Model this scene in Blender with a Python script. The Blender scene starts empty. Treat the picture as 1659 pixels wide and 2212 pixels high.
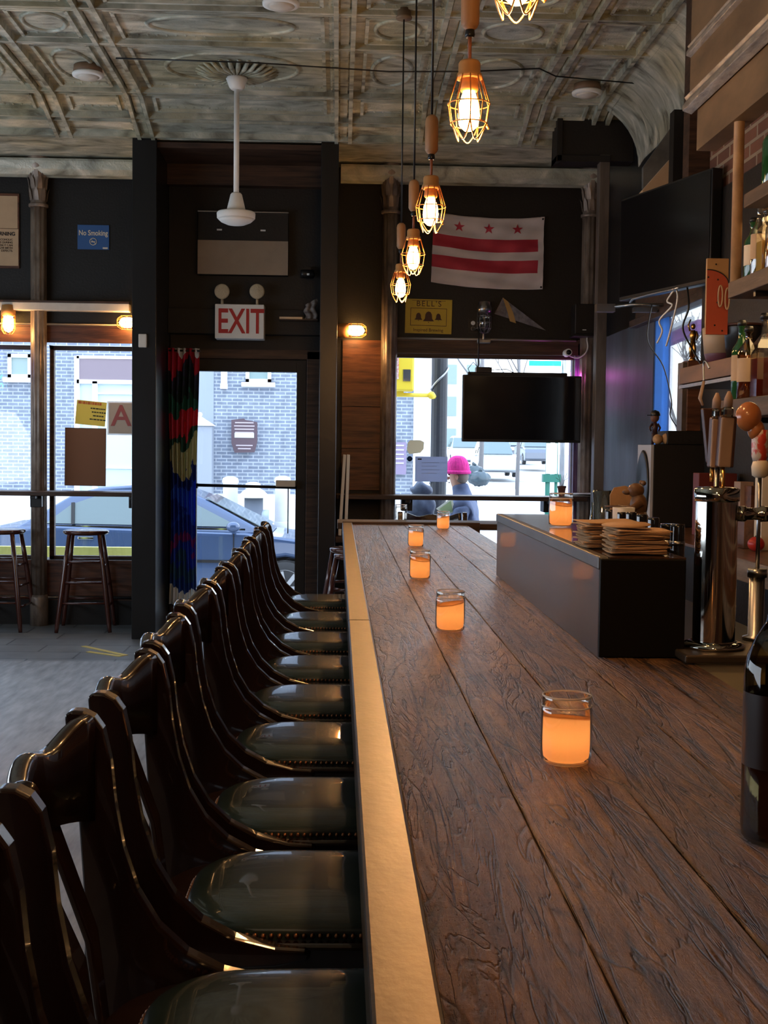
import bpy, bmesh, math, random
from mathutils import Vector, Matrix
random.seed(7)
PI = math.pi
SC = bpy.context.scene
COL = SC.collection

# ------------------------------------------------------------------ camera
CAM_H, FPX, CX, CY = 1.47, 2750.0, 829.5, 1106.0
Yc = Vector((-99.5, -141.0, FPX)).normalized()           # the bar's direction as the lens sees it (right, down, forward)
Xc = Vector((1, .012, 0)); Xc = (Xc - Yc * Xc.dot(Yc)).normalized()
Zc = Xc.cross(Yc)
if Zc.y > 0: Zc = -Zc
cam_d = bpy.data.cameras.new('camera'); cam = bpy.data.objects.new('camera', cam_d); COL.objects.link(cam)
def to_world(c): return Vector((Xc.dot(c), Yc.dot(c), Zc.dot(c)))
rx, ry, rz = to_world(Vector((1, 0, 0))), to_world(Vector((0, -1, 0))), to_world(Vector((0, 0, -1)))
cam.matrix_world = Matrix(((rx.x, ry.x, rz.x, 0), (rx.y, ry.y, rz.y, 0), (rx.z, ry.z, rz.z, CAM_H), (0, 0, 0, 1)))
cam_d.sensor_fit = 'VERTICAL'; cam_d.sensor_height = 36.0; cam_d.lens = FPX / 2212 * 36.0
cam_d.clip_start = .05; cam_d.clip_end = 500
SC.camera = cam
# a sight line of the photograph met with a real plane of the room (wall, counter, shelf front)
def _ray(px, py): return to_world(Vector((px - CX, py - CY, FPX)))
def onY(px, py, Y):
    r = _ray(px, py); r = r * (Y / r.y); return Vector((r.x, r.y, r.z + CAM_H))
def onX(px, py, X):
    r = _ray(px, py); r = r * (X / r.x); return Vector((r.x, r.y, r.z + CAM_H))
def onZ(px, py, Z):
    r = _ray(px, py); r = r * ((Z - CAM_H) / r.z); return Vector((r.x, r.y, r.z + CAM_H))

# ------------------------------------------------------------------ world, exposure, room light
SC.view_settings.view_transform = 'Standard'; SC.view_settings.look = 'None'
SC.view_settings.exposure = 0.45; SC.view_settings.gamma = 1.0; SC.view_settings.use_curve_mapping = False
W = bpy.data.worlds.new('overcast_sky'); SC.world = W; W.use_nodes = True
wn = W.node_tree; bg = wn.nodes['Background']
tc = wn.nodes.new('ShaderNodeTexCoord'); sep = wn.nodes.new('ShaderNodeSeparateXYZ'); wr = wn.nodes.new('ShaderNodeValToRGB')
wn.links.new(tc.outputs['Generated'], sep.inputs[0]); wn.links.new(sep.outputs[2], wr.inputs[0]); wn.links.new(wr.outputs[0], bg.inputs[0])
wr.color_ramp.elements[0].position = 0.0; wr.color_ramp.elements[0].color = (.86, .93, 1, 1)
wr.color_ramp.elements[1].position = 1.0; wr.color_ramp.elements[1].color = (.60, .76, 1.0, 1)
bg.inputs[1].default_value = 3.6
def lamp(name, kind, loc, energy, color, size=.1, rot=(0, 0, 0), size_y=None, parent=None):
    d = bpy.data.lights.new(name, kind); o = bpy.data.objects.new(name, d); COL.objects.link(o)
    d.energy = energy; d.color = color; o.location = loc; o.rotation_euler = rot
    if kind == 'AREA':
        d.size = size
        if size_y: d.shape = 'RECTANGLE'; d.size_y = size_y
    else: d.shadow_soft_size = size
    if parent: o.parent = parent
    return o
WARM = (1.0, .52, .20)
# two added area lights, out of view, standing in for the rest of the room
lamp('back_room_fill', 'AREA', (-1.6, -2.5, 3.4), 8, (1.0, .80, .56), 2.6, (0, 0, 0), 2.6)  # added soft fill behind the camera, no fixture
lamp('left_ceiling_fill', 'AREA', (-4.85, 5.0, 1.7), 175, (.78, .88, 1.0), 1.8, (0, math.radians(-122), 0), 8.0)  # added fill, tilted up to brighten the ceiling

# ------------------------------------------------------------------ materials
def mat(name, col, rough=.6, metal=0.0, var=.0, vscale=(8, 8, 8), col2=None, bump=0.0, bscale=None, emit=None, estr=0.0, trans=0.0, ior=1.45, coat=0.0, alpha=1.0, spec=None, detail=6, lo=.35, hi=.65):
    m = bpy.data.materials.new(name); m.use_nodes = True; n = m.node_tree; b = n.nodes['Principled BSDF']
    b.inputs['Base Color'].default_value = (*col, 1); b.inputs['Roughness'].default_value = rough; b.inputs['Metallic'].default_value = metal
    b.inputs['IOR'].default_value = ior; b.inputs['Transmission Weight'].default_value = trans; b.inputs['Coat Weight'].default_value = coat
    b.inputs['Alpha'].default_value = alpha
    if spec is not None: b.inputs['Specular IOR Level'].default_value = spec
    if emit: b.inputs['Emission Color'].default_value = (*emit, 1); b.inputs['Emission Strength'].default_value = estr
    tcn = n.nodes.new('ShaderNodeTexCoord'); mp = n.nodes.new('ShaderNodeMapping'); mp.inputs['Scale'].default_value = vscale
    n.links.new(tcn.outputs['Object'], mp.inputs[0])
    nz = n.nodes.new('ShaderNodeTexNoise'); nz.inputs['Scale'].default_value = 1; nz.inputs['Detail'].default_value = detail; nz.inputs['Roughness'].default_value = .6
    n.links.new(mp.outputs[0], nz.inputs[0])
    if col2 is None: col2 = tuple(c * (1 - var) for c in col)
    r = n.nodes.new('ShaderNodeValToRGB'); r.color_ramp.elements[0].position = lo; r.color_ramp.elements[1].position = hi
    r.color_ramp.elements[0].color = (*col2, 1); r.color_ramp.elements[1].color = (*col, 1)
    n.links.new(nz.outputs[0], r.inputs[0]); n.links.new(r.outputs[0], b.inputs['Base Color'])
    if bump:
        bp = n.nodes.new('ShaderNodeBump'); bp.inputs['Strength'].default_value = bump; bp.inputs['Distance'].default_value = .01
        if bscale:
            m2 = n.nodes.new('ShaderNodeMapping'); m2.inputs['Scale'].default_value = bscale; n.links.new(tcn.outputs['Object'], m2.inputs[0])
            n2 = n.nodes.new('ShaderNodeTexNoise'); n2.inputs['Scale'].default_value = 1; n2.inputs['Detail'].default_value = 5; n.links.new(m2.outputs[0], n2.inputs[0])
            n.links.new(n2.outputs[0], bp.inputs['Height'])
        else: n.links.new(nz.outputs[0], bp.inputs['Height'])
        n.links.new(bp.outputs[0], b.inputs['Normal'])
    m['h'] = 1
    return m
def thin_glass(name, tint=(1, 1, 1), refl=.08, rough=.02):
    m = bpy.data.materials.new(name); m.use_nodes = True; n = m.node_tree; n.nodes.clear()
    out = n.nodes.new('ShaderNodeOutputMaterial'); mix = n.nodes.new('ShaderNodeMixShader'); tr = n.nodes.new('ShaderNodeBsdfTransparent'); gl = n.nodes.new('ShaderNodeBsdfGlossy')
    lw = n.nodes.new('ShaderNodeLayerWeight'); lw.inputs[0].default_value = .25; mm = n.nodes.new('ShaderNodeMath'); mm.operation = 'MULTIPLY_ADD'
    mm.inputs[1].default_value = .75; mm.inputs[2].default_value = refl; mm.use_clamp = True
    n.links.new(lw.outputs['Fresnel'], mm.inputs[0]); tr.inputs[0].default_value = (*tint, 1); gl.inputs[1].default_value = rough
    n.links.new(mm.outputs[0], mix.inputs[0]); n.links.new(tr.outputs[0], mix.inputs[1]); n.links.new(gl.outputs[0], mix.inputs[2]); n.links.new(mix.outputs[0], out.inputs[0])
    return m
def emis(name, col, s):
    m = bpy.data.materials.new(name); m.use_nodes = True; n = m.node_tree; n.nodes.clear()
    out = n.nodes.new('ShaderNodeOutputMaterial'); e = n.nodes.new('ShaderNodeEmission'); e.inputs[0].default_value = (*col, 1); e.inputs[1].default_value = s
    n.links.new(e.outputs[0], out.inputs[0]); return m
def brick(name, c1, c2, mortar, bw=.2, bh=.067, ms=.012, axis='XZ', rough=.85, bump=.6, mix=None):
    m = bpy.data.materials.new(name); m.use_nodes = True; n = m.node_tree; b = n.nodes['Principled BSDF']; b.inputs['Roughness'].default_value = rough
    t = n.nodes.new('ShaderNodeTexCoord'); s = n.nodes.new('ShaderNodeSeparateXYZ'); c = n.nodes.new('ShaderNodeCombineXYZ')
    n.links.new(t.outputs['Object'], s.inputs[0]); n.links.new(s.outputs['XYZ'.index(axis[0])], c.inputs[0]); n.links.new(s.outputs['XYZ'.index(axis[1])], c.inputs[1])
    br = n.nodes.new('ShaderNodeTexBrick'); n.links.new(c.outputs[0], br.inputs[0]); br.inputs['Scale'].default_value = 1
    br.inputs['Brick Width'].default_value = bw; br.inputs['Row Height'].default_value = bh; br.inputs['Mortar Size'].default_value = ms; br.inputs['Mortar Smooth'].default_value = .2
    br.inputs['Color1'].default_value = (*c1, 1); br.inputs['Color2'].default_value = (*c2, 1); br.inputs['Mortar'].default_value = (*mortar, 1)
    nz = n.nodes.new('ShaderNodeTexNoise'); nz.inputs['Scale'].default_value = 6; n.links.new(t.outputs['Object'], nz.inputs[0])
    mx = n.nodes.new('ShaderNodeMixRGB'); mx.blend_type = 'MULTIPLY'; mx.inputs[0].default_value = .6; n.links.new(br.outputs[0], mx.inputs[1])
    rr = n.nodes.new('ShaderNodeValToRGB'); rr.color_ramp.elements[0].color = (.55, .55, .55, 1); rr.color_ramp.elements[0].position = .3; rr.color_ramp.elements[1].position = .7
    n.links.new(nz.outputs[0], rr.inputs[0]); n.links.new(rr.outputs[0], mx.inputs[2]); n.links.new(mx.outputs[0], b.inputs['Base Color'])
    bp = n.nodes.new('ShaderNodeBump'); bp.inputs['Strength'].default_value = bump; bp.inputs['Distance'].default_value = .01; bp.invert = True
    n.links.new(br.outputs['Fac'], bp.inputs['Height']); n.links.new(bp.outputs[0], b.inputs['Normal'])
    return m

M = {}
M['black_wall'] = mat('black_painted_wall', (.0075, .0062, .0058), .55, var=.35, vscale=(3, 3, 2), bump=.15, bscale=(60, 60, 60))
M['black_gloss'] = mat('black_gloss_paint', (.010, .0105, .012), .30, var=.3, vscale=(5, 5, 2), bump=.08, bscale=(20, 20, 20))
M['black_metal'] = mat('black_metal', (.012, .012, .013), .38, .3)
M['black_plastic'] = mat('black_plastic', (.010, .010, .011), .35)
M['brown_wood'] = mat('brown_wood_panel', (.16, .058, .026), .42, col2=(.05, .018, .009), vscale=(3, 12, 34), bump=.12)
M['dark_trim_wood'] = mat('dark_trim_wood', (.075, .037, .022), .5, col2=(.022, .011, .007), vscale=(3, 12, 40), bump=.15)
M['iron_paint'] = mat('bronze_painted_iron', (.34, .28, .235), .40, .35, col2=(.15, .115, .095), vscale=(14, 14, 5), bump=.12)
M['white_paint'] = mat('white_painted_metal', (.62, .58, .52), .4, var=.15)
M['tan_paper'] = mat('tan_paper', (.52, .36, .22), .8, var=.1)
M['cream_paper'] = mat('cream_paper', (.72, .62, .48), .8, var=.08)
M['chrome'] = mat('polished_chrome', (.47, .46, .42), .06, 1.0)
M['steel'] = mat('brushed_steel', (.42, .42, .43), .3, 1.0, var=.2, vscale=(4, 40, 4))
M['gray_metal'] = mat('gray_coated_metal', (.055, .052, .058), .30, .0, var=.15, vscale=(3, 3, 3), coat=.3)
M['edge_metal'] = mat('zinc_edge', (.16, .15, .145), .4, .6, var=.3, vscale=(10, 4, 10))
M['white'] = mat('white_matte', (.78, .78, .76), .6, var=.05)
M['red'] = mat('sign_red', (.42, .02, .02), .5)
M['black_ink'] = mat('black_ink', (.015, .012, .01), .6)
M['gold'] = mat('gold_metal', (.75, .42, .12), .28, 1.0)
M['glass'] = thin_glass('window_glass', (.97, .985, 1), .03)
M['jar_glass'] = thin_glass('jar_glass', (.97, .96, .94), .10, .03)
M['bottle_clear'] = thin_glass('clear_bottle_glass', (.90, .88, .82), .16, .04)

# ------------------------------------------------------------------ mesh helper
class MB:
    def __init__(s): s.v = []; s.f = []; s.sm = []; s.mi = []; s.T = None; s.m = 0
    def _add(s, vs, fs, smooth=False):
        o = len(s.v)
        for p in vs:
            p = Vector(p); s.v.append(s.T @ p if s.T is not None else p)
        for f in fs: s.f.append([o + i for i in f]); s.sm.append(smooth); s.mi.append(s.m)
        return s
    def box(s, x0, x1, y0, y1, z0, z1):
        vs = [(x, y, z) for z in (z0, z1) for y in (y0, y1) for x in (x0, x1)]
        return s._add(vs, [(0, 2, 3, 1), (4, 5, 7, 6), (0, 1, 5, 4), (2, 6, 7, 3), (0, 4, 6, 2), (1, 3, 7, 5)])
    def bar(s, a, b, w, h, up=(0, 0, 1)):
        a, b = Vector(a), Vector(b); d = (b - a).normalized(); u = Vector(up); sd = d.cross(u)
        if sd.length < 1e-5: sd = d.cross(Vector((1, 0, 0)))
        sd.normalize(); u = sd.cross(d).normalized(); vs = []
        for p in (a, b):
            for i, j in ((-1, -1), (1, -1), (1, 1), (-1, 1)): vs.append(p + sd * (w / 2 * i) + u * (h / 2 * j))
        return s._add(vs, [(3, 2, 1, 0), (4, 5, 6, 7), (0, 1, 5, 4), (1, 2, 6, 5), (2, 3, 7, 6), (3, 0, 4, 7)])
    def tube(s, pts, r, n=8, closed=False, cap=True):
        pts = [Vector(p) for p in pts]; N = len(pts); rs = r if isinstance(r, (list, tuple)) else [r] * N; vs = []
        up = None
        for i, p in enumerate(pts):
            a = pts[(i - 1) % N] if closed or i > 0 else p; b = pts[(i + 1) % N] if closed or i < N - 1 else p
            d = (b - a).normalized()
            if up is None:
                up = Vector((0, 0, 1)) if abs(d.z) < .9 else Vector((1, 0, 0))
            x = d.cross(up)
            if x.length < 1e-4: x = d.cross(Vector((0, 1, .3)))
            x.normalize(); u = x.cross(d).normalized(); up = u
            for k in range(n):
                t = 2 * PI * k / n; vs.append(p + x * (rs[i] * math.cos(t)) + u * (rs[i] * math.sin(t)))
        fs = []
        for i in range(N if closed else N - 1):
            j = (i + 1) % N
            for k in range(n): fs.append((i * n + k, i * n + (k + 1) % n, j * n + (k + 1) % n, j * n + k))
        s._add(vs, fs, True)
        if not closed and cap:
            s._add(vs[:n], [tuple(range(n))[::-1]]); s._add(vs[-n:], [tuple(range(n))])
        return s
    def lathe(s, prof, c=(0, 0, 0), n=24, axis='Z', sx=1, sy=1, smooth=True, close=True):
        vs = []; c = Vector(c)
        for r, z in prof:
            for k in range(n):
                t = 2 * PI * k / n; a, b = r * math.cos(t) * sx, r * math.sin(t) * sy
                vs.append(c + Vector({'Z': (a, b, z), 'Y': (a, z, b), 'X': (z, a, b)}[axis]))
        fs = [(i * n + k, i * n + (k + 1) % n, (i + 1) * n + (k + 1) % n, (i + 1) * n + k) for i in range(len(prof) - 1) for k in range(n)]
        if axis == 'Y': fs = [f[::-1] for f in fs]
        s._add(vs, fs, smooth)
        if close:
            if prof[0][0] > 1e-6: s._add(vs[:n], [tuple(range(n))[::-1]])
            if prof[-1][0] > 1e-6: s._add(vs[-n:], [tuple(range(n))])
        return s
    def ball(s, c, r, sx=1, sy=1, sz=1, n=16, m=10):
        c = Vector(c); vs = []; fs = []
        for i in range(m + 1):
            a = PI * i / m
            for k in range(n):
                t = 2 * PI * k / n; vs.append(c + Vector((r * sx * math.sin(a) * math.cos(t), r * sy * math.sin(a) * math.sin(t), -r * sz * math.cos(a))))
        for i in range(m):
            for k in range(n): fs.append((i * n + k, i * n + (k + 1) % n, (i + 1) * n + (k + 1) % n, (i + 1) * n + k))
        return s._add(vs, fs, True)
    def prism(s, poly, a0, a1, axis='Y', smooth=False):
        n = len(poly); P = {'Y': lambda u, v, a: (u, a, v), 'X': lambda u, v, a: (a, u, v), 'Z': lambda u, v, a: (u, v, a)}[axis]
        vs = [P(u, v, a0) for u, v in poly] + [P(u, v, a1) for u, v in poly]
        fs = [tuple(range(n)), tuple(range(2 * n - 1, n - 1, -1))] + [(i, n + i, n + (i + 1) % n, (i + 1) % n) for i in range(n)]
        return s._add(vs, fs, smooth)
    def grid(s, fn, nu, nv, smooth=True, thick=None):
        vs = [fn(i / nu, j / nv) for j in range(nv + 1) for i in range(nu + 1)]
        fs = [(j * (nu + 1) + i, j * (nu + 1) + i + 1, (j + 1) * (nu + 1) + i + 1, (j + 1) * (nu + 1) + i) for j in range(nv) for i in range(nu)]
        return s._add(vs, fs, smooth)
    def build(s, name, m, parent=None, bevel=0, seg=2, solid=0, subd=0, loc=None):
        me = bpy.data.meshes.new(name); me.from_pydata([tuple(v) for v in s.v], [], s.f)
        ms = m if isinstance(m, (list, tuple)) else [m]
        for x in ms: me.materials.append(x)
        me.polygons.foreach_set('use_smooth', s.sm); me.polygons.foreach_set('material_index', s.mi)
        bm = bmesh.new(); bm.from_mesh(me); bmesh.ops.remove_doubles(bm, verts=bm.verts, dist=1e-6); bmesh.ops.recalc_face_normals(bm, faces=bm.faces); bm.to_mesh(me); bm.free()
        me.update()
        o = bpy.data.objects.new(name, me); COL.objects.link(o)
        if parent: o.parent = parent
        if loc is not None: o.location = loc
        if solid: k = o.modifiers.new('s', 'SOLIDIFY'); k.thickness = solid; k.offset = 0
        if bevel: k = o.modifiers.new('b', 'BEVEL'); k.width = bevel; k.segments = seg; k.limit_method = 'ANGLE'; k.angle_limit = math.radians(40)
        if subd: k = o.modifiers.new('d', 'SUBSURF'); k.levels = subd; k.render_levels = subd
        return o
def sm(pts, k=6):                                            # smooth run through the given points
    P = [Vector(p) for p in pts]; out = []
    for i in range(len(P) - 1):
        a, b, c, d = P[max(i - 1, 0)], P[i], P[i + 1], P[min(i + 2, len(P) - 1)]
        for j in range(k):
            t = j / k; out.append(.5 * ((2 * b) + (c - a) * t + (2 * a - 5 * b + 4 * c - d) * t * t + (3 * b - a - 3 * c + d) * t ** 3))
    return out + [P[-1]]
def tag(o, label, cat, group=None, kind=None):
    o['label'] = label; o['category'] = cat
    if group: o['group'] = group
    if kind: o['kind'] = kind
    return o
def thing(name, label, cat, loc=(0, 0, 0), rot=0, group=None):
    o = bpy.data.objects.new(name, None); COL.objects.link(o); o.location = loc
    o.rotation_euler = rot if isinstance(rot, tuple) else (0, 0, rot); o.empty_display_size = .1
    return tag(o, label, cat, group)
def struct(o): o['kind'] = 'structure'; return o
def dup(root, loc=None, rot=None, label=None, group=None):
    r = root.copy(); COL.objects.link(r)
    if loc is not None: r.location = loc
    if rot is not None: r.rotation_euler = rot if isinstance(rot, tuple) else (0, 0, rot)
    if label: r['label'] = label
    if group: r['group'] = group
    for ch in list(root.children):
        c = ch.copy(); COL.objects.link(c); c.parent = r
        for g in list(ch.children):
            d = g.copy(); COL.objects.link(d); d.parent = c
    return r
def text(name, s, m, loc, size, parent=None, rot=(PI / 2, 0, 0), ext=.0012, align='CENTER', sx=1.0, space=1.0, bold=0.0):
    c = bpy.data.curves.new(name, 'FONT'); c.body = s; c.size = size; c.extrude = ext; c.align_x = align; c.align_y = 'CENTER'; c.space_character = space; c.offset = bold
    c.materials.append(m); o = bpy.data.objects.new(name, c); COL.objects.link(o); o.location = loc; o.rotation_euler = rot; o.scale = (sx, 1, 1)
    DG = bpy.context.evaluated_depsgraph_get(); me = bpy.data.meshes.new_from_object(o.evaluated_get(DG)); q = bpy.data.objects.new(name, me); COL.objects.link(q)
    q.location = loc; q.rotation_euler = rot; q.scale = (sx, 1, 1)
    if not me.materials: me.materials.append(m)
    bpy.data.objects.remove(o); q.name = name
    if parent: q.parent = parent
    return q

# ================================================================== THE ROOM
YW = 10.4                                  # inner face of the front wall
YT = 10.62
def wb(name, boxes, m, bevel=.0, kind=True):
    b = MB()
    for x in boxes: b.box(*x)
    o = b.build(name, m, bevel=bevel)
    return struct(o) if kind else o
# floor: boards near, slate tiles by the windows
def floor_mat():
    m = bpy.data.materials.new('floor_boards'); m.use_nodes = True; n = m.node_tree; b = n.nodes['Principled BSDF']
    t = n.nodes.new('ShaderNodeTexCoord'); mp = n.nodes.new('ShaderNodeMapping'); mp.inputs['Scale'].default_value = (7, 1.2, 1); n.links.new(t.outputs['Object'], mp.inputs[0])
    nz = n.nodes.new('ShaderNodeTexNoise'); nz.inputs['Scale'].default_value = 3; nz.inputs['Detail'].default_value = 8; n.links.new(mp.outputs[0], nz.inputs[0])
    r = n.nodes.new('ShaderNodeValToRGB'); r.color_ramp.elements[0].position = .3; r.color_ramp.elements[0].color = (.15, .165, .18, 1); r.color_ramp.elements[1].position = .7; r.color_ramp.elements[1].color = (.36, .39, .42, 1)
    n.links.new(nz.outputs[0], r.inputs[0])
    n.links.new(r.outputs[0], b.inputs['Base Color']); b.inputs['Roughness'].default_value = .36
    bp = n.nodes.new('ShaderNodeBump'); bp.inputs['Strength'].default_value = .35; bp.inputs['Distance'].default_value = .004; n.links.new(nz.outputs[0], bp.inputs['Height']); n.links.new(bp.outputs[0], b.inputs['Normal'])
    return m
M['floor'] = floor_mat()
M['tile'] = brick('slate_floor_tile', (.24, .27, .29), (.17, .19, .21), (.07, .08, .09), .6, .3, .008, 'XY', .32, .3)
struct(MB().box(-5, 2.12, -4, 8.62, -.06, 0).build('floor', M['floor']))
struct(MB().box(-5, 2.12, 8.62, 10.4, -.06, .0).build('floor', M['tile']))

# ceiling: pressed tin
def ceil_z(y):
    if y < 8.9: return 3.93
    if y < 9.7:
        t = (y - 8.9) / .8; t = t * t * (3 - 2 * t); return 3.93 - .17 * t
    return 3.76 - .04 * (y - 9.7) / .7
def tin_mat():
    m = bpy.data.materials.new('weathered_pressed_tin'); m.use_nodes = True; n = m.node_tree; b = n.nodes['Principled BSDF']
    t = n.nodes.new('ShaderNodeTexCoord')
    def noise(sc, det=6, mapping=(1, 1, 1), dist=0.0):
        mp = n.nodes.new('ShaderNodeMapping'); mp.inputs['Scale'].default_value = mapping; n.links.new(t.outputs['Object'], mp.inputs[0])
        z = n.nodes.new('ShaderNodeTexNoise'); z.inputs['Scale'].default_value = sc; z.inputs['Detail'].default_value = det; z.inputs['Distortion'].default_value = dist; n.links.new(mp.outputs[0], z.inputs[0]); return z
    a = noise(5, 9, (.8, 2.2, 1), .8); r = n.nodes.new('ShaderNodeValToRGB'); cr = r.color_ramp
    cr.elements[0].position = .28; cr.elements[0].color = (.10, .095, .075, 1); cr.elements[1].position = .68; cr.elements[1].color = (.62, .61, .52, 1)
    e = cr.elements.new(.44); e.color = (.32, .335, .28, 1); e = cr.elements.new(.56); e.color = (.44, .455, .39, 1)
    n.links.new(a.outputs[0], r.inputs[0])
    c = noise(1.7, 4); r2 = n.nodes.new('ShaderNodeValToRGB'); r2.color_ramp.elements[0].position = .42; r2.color_ramp.elements[1].position = .68
    n.links.new(c.outputs[0], r2.inputs[0])
    mx = n.nodes.new('ShaderNodeMixRGB'); mx.blend_type = 'MULTIPLY'; mx.inputs[2].default_value = (.98, .88, .68, 1); n.links.new(r2.outputs[0], mx.inputs[0]); n.links.new(r.outputs[0], mx.inputs[1])
    n.links.new(mx.outputs[0], b.inputs['Base Color']); b.inputs['Metallic'].default_value = .15; b.inputs['Roughness'].default_value = .42
    h = noise(26, 6, (1, 1, 1), 2.0)
    bp = n.nodes.new('ShaderNodeBump'); bp.inputs['Strength'].default_value = .5; bp.inputs['Distance'].default_value = .008; n.links.new(h.outputs[0], bp.inputs['Height']); n.links.new(bp.outputs[0], b.inputs['Normal'])
    return m
M['tin'] = tin_mat()
cb = MB()
ys = [-4, 0, 4, 8, 8.9, 9.0, 9.1, 9.2, 9.3, 9.4, 9.5, 9.6, 9.7, 10.4]
for a, b_ in zip(ys[:-1], ys[1:]):
    cb._add([(-5, a, ceil_z(a)), (2.3, a, ceil_z(a)), (2.3, b_, ceil_z(b_)), (-5, b_, ceil_z(b_))], [(0, 1, 2, 3)], True)
cb.box(-5, 2.3, -4, 10.6, 4.0, 4.06)
def rid(x0, y0, x1, y1, w=.03, h=.018):
    if abs(x1 - x0) < 1e-6:
        n = max(1, int((y1 - y0) / .3))
        for i in range(n):
            a = y0 + (y1 - y0) * i / n; b_ = y0 + (y1 - y0) * (i + 1) / n
            cb.bar((x0, a, ceil_z(a) - h * .4), (x0, b_, ceil_z(b_) - h * .4), w, h)
    else: cb.bar((x0, y0, ceil_z(y0) - h * .4), (x1, y0, ceil_z(y0) - h * .4), w, h)
def beads(x0, y0, x1, y1, step=.045, r=.010):
    L = math.hypot(x1 - x0, y1 - y0); k = int(L / step)
    for i in range(k):
        t = (i + .5) / k; x, y = x0 + (x1 - x0) * t, y0 + (y1 - y0) * t; z = ceil_z(y)
        cb._add([(x - r, y - r, z), (x + r, y - r, z), (x + r, y + r, z), (x - r, y + r, z), (x, y, z - r * 1.3)], [(0, 1, 4), (1, 2, 4), (2, 3, 4), (3, 0, 4)], True)
GX = [-4.5, -3.9, -3.3, -2.66, -2.04, -1.44, .016, .64, 1.38, 1.87]
GY = [4.95, 6.12, 6.75, 7.32, 7.95, 9.0, 9.35, 9.62]
for x in GX:                                                   # beams along the room
    rid(x - .05, 4.8, x - .05, 9.62, .028, .05); rid(x + .05, 4.8, x + .05, 9.62, .028, .05)
    rid(x, 4.8, x, 9.62, .05, .018); beads(x - .085, 4.9, x - .085, 9.6)
for y in GY:                                                   # beams across
    rid(-4.9, y - .035, 1.9, y - .035, .03, .042); rid(-4.9, y + .03, 1.9, y + .03, .02, .03)
def oval(cx, cy, rx_, ry_, w=.03, h=.02, n=36):
    pts = [(cx + rx_ * math.cos(2 * PI * k / n), cy + ry_ * math.sin(2 * PI * k / n)) for k in range(n)]
    cb.tube([(x, y, ceil_z(y)) for x, y in pts], w * .5, 6, closed=True)
for i in range(len(GX) - 1):
    for j in range(len(GY) - 1):
        x0, x1, y0, y1 = GX[i] + .13, GX[i + 1] - .13, GY[j] + .08, GY[j + 1] - .09
        if y1 - y0 < .12 or x1 - x0 < .2: continue
        for xx in (x0, x1): rid(xx, y0, xx, y1, .022, .022)
        for yy in (y0, y1): rid(x0, yy, x1, yy, .022, .022); beads(x0, yy + .02 if yy == y0 else yy - .03, x1, yy + .02 if yy == y0 else yy - .03, .055, .009)
        if x1 - x0 > .3 and y1 - y0 > .3:
            oval((x0 + x1) / 2, (y0 + y1) / 2, (x1 - x0) * .36, (y1 - y0) * .36)
struct(cb.build('ceiling', M['tin']))
# cornice along the front wall
cb = MB()
def cornice(x0, x1, y0=YW, zt=3.74):
    prof = [(0, 0), (-.02, 0), (-.02, -.03), (-.05, -.04), (-.05, -.065), (-.10, -.075), (-.16, -.06), (-.2, -.02), (-.22, .04), (-.22, .06), (0, .06)]
    prof = [(y0 - .0 + a * .8, zt - .09 + b) for a, b in prof]
    cb.prism(prof, x0, x1, 'X')
    n = int((x1 - x0) / .05)
    for i in range(n):
        x = x0 + (i + .5) * (x1 - x0) / n; cb.box(x - .015, x + .015, y0 - .075, y0 - .04, zt - .155, zt - .12)
cornice(-5, -1.54); cornice(.0, 2.1)
struct(cb.build('trim_1', M['tin'], bevel=.004))
# front wall
WZ = 3.86
wb('wall_front', [(-5, -1.50, YW, YT, 2.42, WZ), (-1.50, .03, YW, YT, 2.24, WZ), (.03, 2.2, YW, YT, 2.36, WZ),
                  (-5, -1.50, YW, YT, -.5, .527), (.03, .40, YW, YT, -.5, 2.36), (1.96, 2.2, YW, YT, -.5, 2.36), (.4, 1.96, YW, YT, -.5, .60),
                  (-.20, .03, YW, YT, -.5, 2.24), (-1.60, -1.36, YW, YT, -.5, 2.42)], M['black_wall'])
# outside skin of the wall
# side walls and the back of the room
wb('wall_left', [(-5.2, -5, -4, 10.6, -.1, 4.0)], M['black_wall'])
wb('wall_back', [(-5.2, 2.4, -4.2, -4, -.1, 4.0)], M['brown_wood'])
# wood cladding of the front wall
wb('trim_2', [(-5, -1.54, YW - .02, YW, 2.28, 2.42), (-5, -1.54, YW - .035, YW, 2.405, 2.425)], M['brown_wood'])
wb('trim_3', [(-5, -1.54, YW - .03, YW, .20, .527), (-5, -1.54, YW - .05, YW, .50, .527)], M['brown_wood'])
wb('trim_4', [(.03, .385, YW - .025, YW, 1.80 + .27 * 0, 2.335), (.03, .385, YW - .024, YW, 1.46, 1.795), (.03, .385, YW - .022, YW, 1.12, 1.455)], M['brown_wood'])
wb('trim_5', [(.40, 1.97, YW - .03, YW, 2.235, 2.345), (.40, 1.97, YW - .045, YW, 2.33, 2.355)], M['dark_trim_wood'])
wb('baseboard_front', [(-5, -1.54, YW - .02, YW, 0, .20), (.03, 2.1, YW - .02, YW, 0, .5)], M['black_wall'])
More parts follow.
